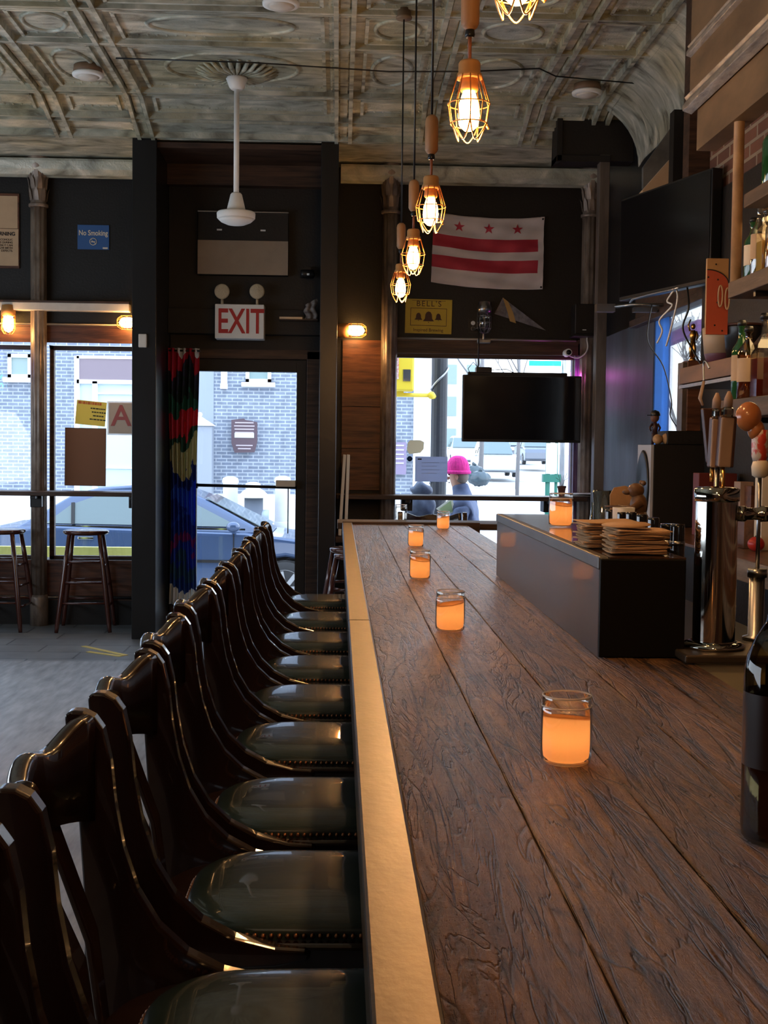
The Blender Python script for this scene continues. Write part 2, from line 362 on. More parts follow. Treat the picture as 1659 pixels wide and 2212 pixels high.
# window frames and glass
def window(n, x0, x1, z0, z1, fr=.035, mat_=None, y=YW + .08):
    fm = mat_ or M['dark_trim_wood']
    g = MB().box(x0, x1, y - .004, y + .004, z0, z1).build('window_%d' % n, M['glass']); struct(g)
    b = MB()
    b.box(x0, x1, y - .03, y + .03, z1 - fr, z1); b.box(x0, x1, y - .03, y + .03, z0, z0 + fr * .8)
    b.box(x0, x0 + fr, y - .03, y + .03, z0, z1); b.box(x1 - fr, x1, y - .03, y + .03, z0, z1)
    f = b.build('window_frame', fm, g, bevel=.004); f['label'] = 'dark wooden frame'
    return g
window(1, -5, -2.46, .527, 2.26); window(2, -2.34, -1.60, .527, 2.26)
window(3, .40, 1.96, .60, 2.24)
# pier and reveal by the right column, the neon's purple glow put into the colour
M['purple'] = mat('purple_lit_wall', (.16, .10, .20), .4, var=.3)
wb('trim_6', [(1.95, 2.1, YW - .03, YW, 1.09, 2.36), (1.93, 1.96, YW - .01, YW + .2, .6, 2.36)], M['purple'])
# portal pillars round the entrance
wb('wall_portal_left', [(-1.545, -1.365, 9.62, YW, 0, 3.75)], M['black_gloss'], .004)
wb('wall_portal_right', [(-.145, -.015, 9.62, YW, 0, 3.75)], M['black_gloss'], .004)
wb('trim_7', [(-1.365, -.145, 10.30, YW, 2.56, 3.60), (-1.365, -.145, 10.27, YW, 2.36, 2.56)], M['black_wall'], .003)
# brown ceiling board inside the portal
wb('trim_8', [(-1.365, -.145, 9.66, YW, 3.68, 3.72), (-1.365, -.145, 10.2, YW, 3.52, 3.68)], M['dark_trim_wood'])
# front door
def door():
    g = MB().box(-1.15, -.34, YW + .04, YW + .048, .12, 2.07).build('door_1', M['glass']); struct(g)
    b = MB(); b.box(-1.25, -1.15, YW, YW + .09, 0, 2.17); b.box(-.34, -.26, YW, YW + .09, 0, 2.17); b.box(-1.15, -.34, YW, YW + .09, 2.07, 2.17); b.box(-1.15, -.34, YW, YW + .09, 0, .12)
    b.build('door_leaf_frame', M['black_wall'], g, bevel=.005)
    b = MB(); b.box(-1.36, -1.25, YW - .02, YW + .1, 0, 2.24); b.box(-.26, -.145, YW - .02, YW + .1, 0, 2.24); b.box(-1.36, -.145, YW - .02, YW + .1, 2.17, 2.24)
    b.build('door_frame', M['dark_trim_wood'], g, bevel=.006)
    b = MB(); z = onY(530, 1050, YW).z
    b.tube([(-1.16, YW - .05, z + .006), (-.33, YW - .05, z - .006)], .013, 10); b.box(-1.17, -1.13, YW - .06, YW + .01, z - .02, z + .02)
    b.tube([(-.40, YW - .05, z - .01), (-.40, YW - .05, z - .38)], .005, 6)
    b.build('push_bar', M['black_metal'], g)
    MB().box(-.50, -.34, YW - .08, YW, z, z + .052).build('latch_box', M['cream_paper'], g, bevel=.006)
door()
# cast iron columns
def column(x, name_label, zt=3.70, w=.13, y=YW - .07):
    t = thing('iron_column', name_label, 'column', (x, y, 0), group='cast iron columns on the front wall')
    b = MB(); n = 40; R = w / 2
    prof = [(-.5 * 0, 0)]
    pts = []
    for k in range(n):
        a = 2 * PI * k / n; r = R * (.93 + .07 * math.cos(a * 10)); pts.append((r * math.cos(a), r * math.sin(a)))
    b.prism(pts, .25, zt - .34, 'Z', True); b.build('shaft', M['iron_paint'], t)
    b = MB(); b.lathe([(R * 1.12, 0), (R * 1.12, .22), (R * 1.0, .25)], n=24); b.build('plinth', M['iron_paint'], t)
    b = MB(); b.lathe([(R * .98, zt - .36), (R * 1.18, zt - .355), (R * 1.18, zt - .335), (R * .95, zt - .33), (R * .95, zt - .28), (R * 1.05, zt - .15), (R * 1.25, zt - .08), (R * 1.55, zt - .05), (R * 1.6, zt), (R * 1.6, zt + .03)], n=28)
    for row, (zz, rr) in enumerate(((zt - .31, 1.0), (zt - .22, 1.05), (zt - .13, 1.18))):
        for k in range(8):
            a = 2 * PI * (k + .5 * (row % 2)) / 8
            d = Vector((math.cos(a), math.sin(a), 0)); s_ = Vector((-math.sin(a), math.cos(a), 0)); c = d * R * rr
            p = [c + s_ * -.018 + Vector((0, 0, zz)), c + s_ * .018 + Vector((0, 0, zz)), c + d * .012 + s_ * .014 + Vector((0, 0, zz + .07)), c + d * .024 + Vector((0, 0, zz + .10)), c + d * .012 - s_ * .014 + Vector((0, 0, zz + .07))]
            b._add(p, [(0, 1, 2, 3, 4)], True)
    b.build('capital', M['iron_paint'], t, bevel=.002)
    return t
column(-2.40, 'fluted bronze iron column between the two panes of the stool window')
column(.405, 'fluted grey iron column beside the yellow sign and the hanging lamps')
column(2.02, 'fluted iron column in the corner above the small black speaker')
# black frame wall near the right corner
YBM = 9.25; pa_, pb_ = onY(1289, 700, YBM), onY(1311, 700, YBM)
wb('trim_9', [(pa_.x, pb_.x, YBM, YBM + .10, 0, 3.60)], mat('post_dark_wood', (.12, .095, .08), .45, var=.5, vscale=(14, 14, 3)), .004)
z0, z1 = onY(1203, 348, YBM).z, 3.85
x0 = onY(1203, 300, YBM).x
wb('trim_10', [(x0 + .01, 2.12, YBM + .01, YBM + .18, z0 + .01, z1), (x0, x0 + .04, YBM - .012, YBM + .2, z0, z1), (x0, pb_.x, YBM - .012, YBM + .2, z0, z0 + .045)], M['black_wall'], .004)
# right wall with the side window
SW0, SW1, SZ0, SZ1 = 7.15, 8.50, 1.20, onX(1450, 672, 2.12).z
M['window_lit_black'] = mat('scuffed_window_lit_black', (.105, .118, .145), .45, spec=.3, col2=(.052, .058, .072), vscale=(3, 3, 1.2), bump=.08, bscale=(12, 12, 5))  # scuffed black wall, reflected window light put into its greyer colour
wb('wall_right_lower', [(2.105, 2.13, SW1, 10.4, 0, 2.36)], M['window_lit_black'])
wb('wall_right', [(2.12, 2.22, SW1, 10.6, -.5, 3.9), (2.12, 2.22, SW0, SW1, -.5, SZ0), (2.12, 2.22, SW0, SW1, SZ1, 3.9), (2.12, 2.22, 5.4, SW0, -.5, 3.9)], M['black_gloss'])
g = struct(MB().box(2.16, 2.168, SW0, SW1, SZ0, SZ1).build('window_4', M['glass']))
M['blue_paint'] = mat('blue_paint', (.03, .16, .55), .5, var=.1)
f = MB().box(2.112, 2.20, SW1 - .03, SW1 - .001, SZ0, SZ1).build('window_frame', M['blue_paint'], g); f['label'] = 'bright blue painted jamb'
wb('trim_11', [(2.07, 2.12, 7.0, 8.9, SZ1 + .02, SZ1 + .20), (2.05, 2.12, 6.9, 9.0, SZ1 - .03, SZ1 + .02)], M['dark_trim_wood'], .004)
wb('trim_12', [(2.04, 2.12, 6.9, 7.15, .9, 3.7)], M['black_wall'])
# brick stretch of the right wall behind the bottles
M['brick_in'] = brick('old_red_brick', (.20, .075, .04), (.11, .045, .028), (.30, .22, .15), .21, .07, .010, 'YZ', .8, .7)
wb('wall_right_brick', [(1.95, 2.25, -4, 6.75, 2.78, 3.9), (1.95, 2.25, -4, 5.3, 0, 2.78)], M['brick_in'])
wb('trim_20', [(1.93, 2.12, 5.3, 6.75, 0, 2.80)], M['black_wall'])
# boxed beam over the back bar
M['soffit'] = mat('tan_painted_plaster', (.20, .125, .062), .55, var=.45, vscale=(5, 2, 6), bump=.3)
M['silver_mould'] = mat('silvered_moulding', (.46, .40, .33), .38, .4, var=.6, vscale=(30, 8, 30), bump=.5)
SX = 1.45; SYE = onX(1489, 245, SX).y
wb('wall_right_soffit', [(SX, 2.25, -4, SYE, 2.90, 3.9), (SX + .02, 1.55, -4, SYE - .05, 2.71, 2.90)], M['soffit'])
b = MB()
for zz, hh, dd in ((2.87, .07, .03), (3.10, .05, .02)):
    b.prism([(SX + .01, zz), (SX - dd, zz + hh * .2), (SX - dd, zz + hh * .5), (SX - dd * .5, zz + hh * .8), (SX - dd * .8, zz + hh), (SX + .01, zz + hh)], -4, SYE, 'Y')
struct(b.build('trim_13', M['silver_mould'], bevel=.003))
b = MB()                                     # cove along the right wall, ribbed at its near end
def cove(u, v):
    a = u * PI / 2; y = 5.3 + v * 3.8; x = 1.70 + .42 * math.sin(a); z = ceil_z(y) + .02 - .44 * (1 - math.cos(a))
    r = .016 * math.cos(v * 2 * PI * 48) * (1 if y < 6.95 else 0); return (x - r * .6, y, z - r)
b.grid(cove, 10, 380); struct(b.build('trim_14', M['tin'], solid=.01))
wb('trim_15', [(1.84, 1.96, 6.76, 6.88, 2.36, 3.9)], M['dark_trim_wood'])

# drink ledges along the windows
def ledge(x0, x1, label, brackets):
    t = thing('drink_ledge', label, 'shelf', ((x0 + x1) / 2, 10.24, 1.09)); L = (x1 - x0) / 2
    MB().box(-L, L, -.15, .15, -.035, 0).build('board', M['dark_trim_wood'], t, bevel=.005)
    for bx in brackets:
        c = MB(); c.box(bx - L - .045 - x0 + x0, bx - L + .045, -.02, .15, -.13, -.035); c.box(bx - L - .02, bx - L + .02, -.13, .15, -.06, -.035); c.build('bracket', M['black_metal'], t, bevel=.004)
ledge(-5, -1.545, 'dark wooden drink ledge across the left window above two stools', [2.6, 3.38])
ledge(-.01, 2.0, 'dark wooden drink ledge across the right window below the hanging television', [.57, 1.72])
tr = tag(MB().tube([(-5, 10.36, .225), (-1.55, 10.36, .225)], .014, 10).build('foot_rail', M['steel']), 'steel foot rail low along the wood panel under the left window', 'rail')
for xx in (-4.8, -3.5, -2.9, -1.6): MB().bar((xx, 10.36, .225), (xx, 10.40, .225), .02, .02).build('bracket', M['steel'], tr)

# long valance bar over the left window, bulkhead lamps, conduit
b = MB(); a0, a1 = onY(0, 664, 10.3), onY(281, 666, 10.3)
t = thing('valance_bar', 'long cream metal blind housing crossing the iron column over the left window', 'blind housing', (a1.x, 10.3, a1.z))
MB().box(-3.3, 0, -.05, .04, -.032, .032).build('housing', M['white_paint'], t, bevel=.006)
MB().box(-3.3, 0, -.055, -.03, .032, .045).build('lip', M['dark_trim_wood'], t)
M['tape'] = mat('yellow_tape', (.62, .50, .10), .5)
M['conduit'] = mat('grey_conduit', (.34, .32, .30), .4, .5)
zc = onY(1000, 732, 10.33).z
tag(MB().tube([(.46, 10.36, zc), (1.93, 10.36, zc)], .011, 8).build('conduit_pipe', M['conduit']), 'thin grey conduit pipe running under the flag and yellow sign', 'pipe')
zc2 = onY(200, 701, 10.33).z
tag(MB().tube([(-4.9, 10.36, zc2), (-1.56, 10.36, zc2)], .009, 8).build('conduit_pipe', M['conduit']), 'thin conduit pipe between the cage lamps over the left window', 'pipe')
M['bulb_glow'] = emis('filament_bulb_glow', (1.0, .52, .14), 28)
M['bulb_core'] = emis('filament_core', (1.0, .78, .42), 70)
M['cage'] = mat('copper_cage_wire', (.75, .34, .12), .35, .8)
M['brass_socket'] = mat('amber_socket', (.62, .30, .10), .45, .2, var=.2)
def bulkhead(loc, label, on=True, vertical=False, rot=0):
    t = thing('cage_wall_lamp', label, 'lamp', loc, group='caged bulkhead lamps on the front wall')
    T = Matrix.Rotation(rot, 4, 'Y')
    def mk(): q = MB(); q.T = T; return q
    L = .155 if on else .17; R = .055
    b = mk(); b.lathe([(.03, -L * .55 - .05), (.052, -L * .55 - .045), (.058, -L * .5), (.058, -L * .5 + .03), (.04, -L * .5 + .035)], n=20, axis='Z'); b.build('housing', M['steel'] if not on else M['brass_socket'], t)
    b = mk(); b.lathe([(.03, -L * .45), (.04, -.02), (.042, L * .25), (.03, L * .45), (.001, L * .55)], n=18); b.build('glass_globe', M['jar_glass'] if not on else M['bulb_glow'], t)
    b = mk()
    for k in range(8):
        a = 2 * PI * k / 8; c, s_ = math.cos(a), math.sin(a)
        b.tube([(R * c, R * s_, -L * .5), (R * c, R * s_, L * .42), (R * .6 * c, R * .6 * s_, L * .62), (.0, 0, L * .66)], .0022, 5)
    for zz in (-L * .15, L * .15, L * .42):
        b.tube([(R * math.cos(2 * PI * k / 20), R * math.sin(2 * PI * k / 20), zz) for k in range(20)], .0022, 5, closed=True)
    b.build('wire_cage', M['steel'] if not on else M['cage'], t)
    if on: lamp('bulkhead_light', 'POINT', (0, -.06, -.02), 5.0, WARM, .04, parent=t)
    return t
p = onY(18, 695, 10.28); bulkhead(p, 'glowing cage lamp on the left window header at the picture edge', rot=PI)
p = onY(280, 697, 10.28); bulkhead(p, 'glowing cage lamp beside the black entrance pillar', rot=-PI / 2)
p = onY(765, 714, 10.28); bulkhead(p, 'glowing cage lamp on the wood panel right of the entrance', rot=PI / 2)
p = onY(1046, 690, 10.29)
u = bulkhead(p, 'unlit silver cage lamp standing between yellow sign and pennant', on=False, rot=PI)
b = MB(); b.tube([(0, .02, -.11), (0, .02, -.165)], .012, 8); b.box(-.055, .055, -.02, .05, -.19, -.16); b.build('junction_box', M['steel'], u, bevel=.01)

# window stools
def make_stool():
    t = thing('bar_stool', 'x', 'stool', (0, 0, 0), group='round wooden stools at the left window')
    w = mat('stool_dark_wood', (.070, .020, .014), .25, var=.3, vscale=(20, 20, 4), coat=.5)
    H_ = .79
    MB().lathe([(.10, H_ - .04), (.165, H_ - .035), (.18, H_ - .02), (.178, H_ - .006), (.16, H_), (.0001, H_ + .002)], n=36).build('seat', w, t)
    def legp(sx, sy, z): k = .115 + (.205 - .115) * (H_ - .03 - z) / (H_ - .03); return Vector((sx * k, sy * k, z))
    for sx in (-1, 1):
        for sy in (-1, 1):
            b = MB(); b.tube([legp(sx, sy, z) for z in (H_ - .03, .55, .3, .05, 0)], [.017, .019, .021, .017, .015], 10); b.build('leg', w, t)
    for zz in (.545, .385, .225):
        b = MB(); rungs = []
        for sy in (-1, 1): b.tube([legp(-1, sy, zz), legp(1, sy, zz)], .009, 8)
        for sx in (-1, 1): b.tube([legp(sx, -1, zz - .035), legp(sx, 1, zz - .035)], .009, 8)
        b.build('rung', w, t)
    return t
st = make_stool(); st['label'] = 'round dark wooden stool standing alone below the letter A card'
st.location = (onY(190, 1142, 10.15).x - .01, 10.15 - .02, 0); st.rotation_euler = (0, 0, .08)
dup(st, (onY(6, 1142, 10.15).x, 10.13, 0), -.05, 'round dark wooden stool below the picture edge, left of the iron column')
dup(st, (.13, 8.62, 0), .5, 'dark stool half hidden behind the far end of the bar rail', 'stools behind the bar end')
dup(st, (.16, 8.12, 0), .9, 'second dark stool behind the bar end, the one closest to its ledge', 'stools behind the bar end')
for i in range(2):
    o = MB().box(-.012, .012, -.19, .13, 0, .62).build('menu_board', M['cream_paper'], bevel=.003)
    o.location = (.02 + .045 * i, 9.93, .79); o.rotation_euler = (0, math.radians(3 - 1.5 * i), 0)
    tag(o, ['narrow cream board leaning by the portal pillar, nearer the door', 'second cream board leaning right of the first'][i], 'board', 'cream boards leaning behind the bar end')
sh = wb('trim_16', [(-.01, .2, 9.7, 10.2, .74, .785)], M['dark_trim_wood'])
# tape on the floor
for (a, b_, l) in (((180, 1396), (272, 1416), 'long yellow tape strip stuck on the grey floor'), ((190, 1408), (262, 1418), 'shorter yellow tape strip on the grey floor, nearer the chairs')):
    p, q = onZ(*a, 0.0), onZ(*b_, 0.0); d = (q - p); L = d.length; o = MB().box(0, L, -.02, .02, .0005, .003).build('floor_tape', M['tape']); o.location = (p.x, p.y, 0); o.rotation_euler = (0, 0, math.atan2(d.y, d.x)); tag(o, l, 'tape')

# curtain
def curtain_mat():
    m = bpy.data.materials.new('tie_dyed_cloth'); m.use_nodes = True; n = m.node_tree; b = n.nodes['Principled BSDF']
    t = n.nodes.new('ShaderNodeTexCoord'); s = n.nodes.new('ShaderNodeSeparateXYZ'); n.links.new(t.outputs['Object'], s.inputs[0])
    mp = n.nodes.new('ShaderNodeMapping'); mp.inputs['Scale'].default_value = (6, 1, 2.6); n.links.new(t.outputs['Object'], mp.inputs[0])
    nz = n.nodes.new('ShaderNodeTexNoise'); nz.inputs['Scale'].default_value = 1.3; nz.inputs['Detail'].default_value = 5; n.links.new(mp.outputs[0], nz.inputs[0])
    mm = n.nodes.new('ShaderNodeMath'); mm.operation = 'MULTIPLY_ADD'; mm.inputs[1].default_value = .9; n.links.new(nz.outputs[0], mm.inputs[0]); n.links.new(s.outputs[2], mm.inputs[2])
    m2 = n.nodes.new('ShaderNodeMath'); m2.operation = 'MULTIPLY_ADD'; m2.inputs[1].default_value = 1 / 2.06; m2.inputs[2].default_value = -.45 / 2.06; n.links.new(mm.outputs[0], m2.inputs[0])
    r = n.nodes.new('ShaderNodeValToRGB'); cr = r.color_ramp; cr.interpolation = 'CONSTANT'
    stops = [(0, (.75, .75, .72)), (.035, (.02, .07, .30)), (.10, (.03, .10, .20)), (.16, (.02, .06, .45)), (.22, (.25, .03, .22)), (.27, (.01, .04, .35)), (.36, (.02, .10, .60)), (.46, (.01, .03, .22)), (.52, (.50, .48, .28)), (.60, (.03, .10, .07)), (.66, (.60, .03, .06)), (.74, (.02, .12, .08)), (.80, (.015, .03, .03)), (.86, (.03, .03, .06)), (.90, (.55, .02, .05)), (.965, (.8, .8, .78))]
    cr.elements[0].position = 0; cr.elements[0].color = (*stops[0][1], 1); cr.elements[1].position = stops[1][0]; cr.elements[1].color = (*stops[1][1], 1)
    for p_, c in stops[2:]: e = cr.elements.new(p_); e.color = (*c, 1)
    n.links.new(m2.outputs[0], r.inputs[0]); n.links.new(r.outputs[0], b.inputs['Base Color']); b.inputs['Roughness'].default_value = .8
    out = n.nodes['Material Output']; tl = n.nodes.new('ShaderNodeBsdfTranslucent'); mx = n.nodes.new('ShaderNodeMixShader'); mx.inputs[0].default_value = .45
    n.links.new(r.outputs[0], tl.inputs[0]); n.links.new(b.outputs[0], mx.inputs[1]); n.links.new(tl.outputs[0], mx.inputs[2]); n.links.new(mx.outputs[0], out.inputs[0])
    return m
p = onY(395, 1305, 10.22)
cz = onY(395, 752, 10.22).z - p.z
t = thing('door_curtain', 'narrow tie-dyed curtain in red, green, blue and purple gathered left of the glass door', 'curtain', p)
b = MB(); b.grid(lambda u, v: ((u - .5) * (.22 - .0 * v) + .012 * math.sin(v * 5 + u * 3), .022 * math.sin(u * 2 * PI * 5.5 + .6 * math.sin(v * 4)), v * cz), 70, 40)
b.build('cloth', curtain_mat(), t, solid=.002)
MB().tube([(-.12, 0, cz - .02), (.13, 0, cz - .02)], .008, 8).build('curtain_rod', M['black_metal'], t)

# things over the door
p = onY(525, 556, 10.26); q0, q1 = onY(427, 518, 10.2), onY(622, 595, 10.2); top = onY(525, 457, 10.2).z
t = thing('air_curtain_unit', 'black boxy air unit with a tan lower panel above the exit sign', 'air conditioner', ((q0.x + q1.x) / 2, 10.27, q1.z))
w2, hh = (q1.x - q0.x) / 2, top - q1.z; hp = q0.z - q1.z
MB().box(-w2, w2, -.06, .04, 0, hh).build('casing', M['black_wall'], t, bevel=.004)
MB().box(-w2, w2, -.075, -.06, .0, hp).build('panel', mat('tan_board', (.30, .235, .175), .6, var=.15, vscale=(6, 2, 6)), t, bevel=.002)
MB().box(-w2, w2, -.08, -.05, hh - .008, hh).build('top_strip', M['steel'], t)
MB().box(-w2 + .15, -w2 + .19, -.065, -.06, hh - .15, hh - .138).box(w2 - .22, w2 - .18, -.065, -.06, hh - .15, hh - .138).build('clip', M['white'], t)
c0, c1 = onY(464, 656, 10.12), onY(570, 732, 10.12)
t = thing('exit_sign', 'white exit sign with red letters and two round emergency lamp heads', 'exit sign', ((c0.x + c1.x) / 2, 10.16, c1.z))
w2, hh = (c1.x - c0.x) / 2, c0.z - c1.z
MB().box(-w2, w2, -.03, .14, 0, hh).build('body', M['white'], t, bevel=.006)
text('lettering', 'EXIT', M['red'], (.01, -.032, hh * .47), .272, t, sx=.66, space=1.0, bold=.004)
for x, l in ((479, 'nub'), (555, 'nub')):
    q = onY(x, 629, 10.12); dx = q.x - (c0.x + c1.x) / 2; dz = q.z - c1.z
    b = MB(); b.lathe([(.03, .05), (.055, .03), (.06, .0), (.058, -.012), (.05, -.016), (.0001, -.024)], (dx, -.02, dz), 24, 'Y'); b.tube([(dx, 0, dz - .05), (dx, 0, hh - .01)], .011, 8); b.build('lamp_head', mat('cream_lens', (.50, .43, .30), .5, bump=.5, bscale=(90, 90, 90)), t)
# shelf bits right of the exit sign
p = onY(640, 690, 10.2)
t = thing('corner_shelf', 'small dark shelf holding folded cloth right of the exit sign', 'shelf', (p.x, 10.25, p.z))
MB().box(-.13, .17, -.12, .1, -.012, 0).build('board', M['dark_trim_wood'], t)
MB().box(-.13, .05, -.124, -.118, -.004, .012).build('trim', M['steel'], t)
b = MB(); b.grid(lambda u, v: (.07 + .09 * u + .01 * math.sin(v * 9), -.08 + .015 * math.sin(u * 12 + v * 3), .0 + v * (.11 + .05 * u)), 12, 10); o = b.build('folded_cloth', mat('striped_cloth', (.35, .31, .28), .8, col2=(.05, .03, .03), vscale=(1, 1, 30)), solid=.01)
o.location = (p.x, 10.23, p.z + .002); tag(o, 'striped folded cloth on the small shelf by the exit sign', 'cloth')
p = onY(663, 591, 10.2); t = thing('spot_camera', 'small black camera with a bright dot high on the portal wall', 'camera', (p.x, 10.22, p.z))
b = MB(); b.lathe([(.03, -.05), (.035, -.03), (.035, .05), (.02, .06)], n=16, axis='X'); b.build('body', M['black_plastic'], t); MB().box(-.02, .03, -.005, .09, .03, .05).build('mount', M['black_plastic'], t); MB().box(.0, .02, -.037, -.034, -.015, 0).build('led', M['white'], t)
p = onY(308, 736, 9.6); o = MB().box(-.03, .03, -.03, 0, -.05, .05).build('motion_sensor', M['white_paint'], bevel=.006); o.location = (p.x, 9.62, p.z); tag(o, 'small white motion sensor on the left entrance pillar', 'sensor')

# signs on the left wall
p0, p1 = onY(167, 485, 10.38), onY(235, 539, 10.38)
t = thing('no_smoking_sign', 'small blue no smoking sign on the black wall over the left window', 'sign', ((p0.x + p1.x) / 2, 10.395, (p0.z + p1.z) / 2))
w2, h2 = (p1.x - p0.x) / 2, (p0.z - p1.z) / 2; M['sign_blue'] = mat('sign_blue', (.03, .10, .28), .5)
MB().box(-w2, w2, -.006, 0.004, -h2, h2).build('plate', M['sign_blue'], t)
text('lettering', 'No Smoking', M['cream_paper'], (0, -.0075, h2 * .33), .058, t, sx=.8, bold=.001)
b = MB(); b.tube([(.027 * math.cos(2 * PI * k / 24), -.008, -.035 + .027 * math.sin(2 * PI * k / 24)) for k in range(24)], .003, 6, closed=True); b.bar((-.018, -.008, -.017), (.018, -.008, -.053), .004, .003); b.box(-.018, .016, -.009, -.006, -.040, -.033); b.build('symbol', M['cream_paper'], t)
MB().box(w2 - .05, w2 - .01, -.0075, -.006, -h2 + .005, -h2 + .018).build('corner_mark', M['cream_paper'], t)
p0, p1 = onY(-70, 415, 10.36), onY(40, 579, 10.36)
t = thing('framed_licence', 'framed tan licence and warning notices on the wall at the picture edge', 'framed notice', ((p0.x + p1.x) / 2, 10.395, (p0.z + p1.z) / 2))
w2, h2 = (p1.x - p0.x) / 2, (p0.z - p1.z) / 2
MB().box(-w2, w2, -.012, .004, -h2, h2).build('frame', M['brown_wood'], t)
MB().box(-w2 + .01, w2 - .012, -.015, -.011, .02, h2 - .02).build('upper_sheet', M['tan_paper'], t)
MB().box(-w2 + .01, w2 - .006, -.016, -.011, -h2 + .02, .015).build('lower_sheet', M['tan_paper'], t)
text('lettering', 'WARNING', M['black_ink'], (w2 - .03, -.0175, -.025), .040, t, align='RIGHT', bold=.001)
text('small_print', 'DRINKING ALCOHOLIC\nBEVERAGES DURING\nPREGNANCY CAN\nCAUSE BIRTH\nDEFECTS.', M['black_ink'], (w2 - .05, -.0175, -.115), .022, t, align='RIGHT')

# right wall decorations
p = [onY(x, y, 10.36) for x, y in ((937, 457), (1176, 469), (1172, 625), (931, 609))]
c = sum(p, Vector()) / 4
def flag():
    t = thing('banner_flag', 'wrinkled white flag with two red bars and three red stars', 'flag', c)
    q = [v - c for v in p]
    M['flag_white'] = mat('flag_white', (.60, .52, .50), .75, var=.12, vscale=(4, 4, 4)); M['flag_red'] = mat('flag_red', (.42, .025, .045), .7, var=.15)
    def fn(u, v, off=0.0):
        a = q[3].lerp(q[2], u); b_ = q[0].lerp(q[1], u); w = a.lerp(b_, v)
        sag = -.03 * math.sin(PI * u) * (1 if v > .5 else .8)
        y = .010 * math.sin(u * 9 + v * 7) + .006 * math.sin(u * 23 - v * 11) + .005 * math.sin(v * 31 + u * 6)
        return Vector((w.x, w.y + y - off, w.z + sag))
    b = MB(); b.grid(fn, 60, 40)
    b2 = [i for i in range(len(b.f))]
    for i in b2:
        row = i // 60; col = i % 60
        v = (row + .5) / 40
        if (.235 < v < .40 or .535 < v < .70) and col < 57: b.mi[i] = 1
    b.build('cloth', [M['flag_white'], M['flag_red']], t, solid=.001)
    for su in (.235, .50, .76):
        b = MB(); cc = (su, .845); pts = []
        for k in range(10):
            r = .052 if k % 2 == 0 else .021; a = PI / 2 + k * PI / 5; pts.append((cc[0] + r * math.cos(a), cc[1] + r * math.sin(a) * 1.5))
        vs = [fn(*cc, .004)] + [fn(x, y, .004) for x, y in pts]
        b._add(vs, [(0, 1 + k, 1 + (k + 1) % 10) for k in range(10)]); b.build('star', M['flag_red'], t, solid=.001)
    b = MB(); b.grid(lambda u, v: fn(.965 + .035 * u, v, .003), 2, 30); b.build('hem', M['flag_white'], t)
    for vv in (.03, .97):
        b = MB(); b.ball(fn(.985, vv, .006), .008); b.build('grommet', M['black_metal'], t)
flag()
p0, p1 = onY(876, 645, 10.37), onY(976, 721, 10.37)
t = thing('brewery_sign', 'square yellow tin sign showing three dark bells in a frame', 'sign', ((p0.x + p1.x) / 2, 10.395, (p0.z + p1.z) / 2), (0, math.radians(.8), 0))
w2, h2 = (p1.x - p0.x) / 2, (p0.z - p1.z) / 2
M['sign_yellow'] = mat('sign_yellow', (.62, .42, .04), .5, var=.12); M['sign_brown'] = mat('sign_brown', (.06, .02, .01), .5)
MB().box(-w2, w2, -.008, .004, -h2, h2).build('plate', M['sign_yellow'], t, bevel=.002)
text('title_lettering', "BELL'S", M['sign_brown'], (0, -.0095, h2 * .72), .062, t, space=1.25)
text('motto_lettering', 'Inspired Brewing', M['sign_brown'], (0, -.0095, -h2 * .80), .036, t)
b = MB()
for zz in (h2 * .90,): b.box(-w2 * .72, w2 * .72, -.0095, -.008, zz, zz + .003)
x_, z0_, z1_ = w2 * .78, -h2 * .55, h2 * .48
b.box(-x_, x_, -.0095, -.008, z1_ - .004, z1_).box(-x_, x_, -.0095, -.008, z0_, z0_ + .004).box(-x_, -x_ + .004, -.0095, -.008, z0_, z1_).box(x_ - .004, x_, -.0095, -.008, z0_, z1_)
b.build('border', M['sign_brown'], t)
for bx, s_ in ((-.082, .72), (0, 1.0), (.080, .66)):
    pr = [(-.045, -.035), (-.030, -.015), (-.026, .02), (-.016, .038), (0, .044), (.016, .038), (.026, .02), (.030, -.015), (.045, -.035)]
    b = MB(); b.prism([(bx + u * s_, v * s_ - .004) for u, v in pr], -.0098, -.008, 'Y'); b.box(bx - .002, bx + .004, -.0098, -.008, -.052 * s_, -.044 * s_); b.build('bell_emblem', M['sign_brown'], t)
p = onY(1022, 703, 10.38); t = thing('wall_socket', 'small round black and white double socket beside the unlit cage lamp', 'socket', (p.x, 10.392, p.z))
MB().box(-.035, .035, -.004, .004, -.055, .055).build('plate', M['black_plastic'], t); MB().lathe([(.018, 0), (.016, -.004)], (0, -.004, .02), 16, 'Y').build('upper_outlet', M['white'], t)
b = MB(); b.tube([(.015 * math.cos(2 * PI * k / 16), -.006, -.025 + .015 * math.sin(2 * PI * k / 16)) for k in range(16)], .0025, 5, closed=True); b.build('lower_outlet', M['steel'], t)
pa, pb, pc = onY(1086, 643, 10.37), onY(1068, 678, 10.37), onY(1179, 714, 10.37)
t = thing('pennant', 'grey felt pennant with a gold band pointing down right', 'pennant', pa)
M['felt'] = mat('grey_felt', (.24, .22, .23), .85, col2=(.12, .11, .12), vscale=(20, 20, 20)); b = MB()
q = [Vector(v - pa) for v in (pa, pb, pc)]
b.prism([(v.x, v.z) for v in q], -.004, .0, 'Y'); b.build('felt', M['felt'], t)
b = MB(); k0, k1 = q[0], q[0].lerp(q[2], .12); k2 = q[1].lerp(q[2], .42) + Vector((0, 0, -.02)); k3 = q[1].lerp(q[2], .30) + Vector((0, 0, -.02)); km = q[1].lerp(q[2], .30).lerp(q[0].lerp(q[2], .30), .55); kn = km + Vector((-.045, 0, .0))
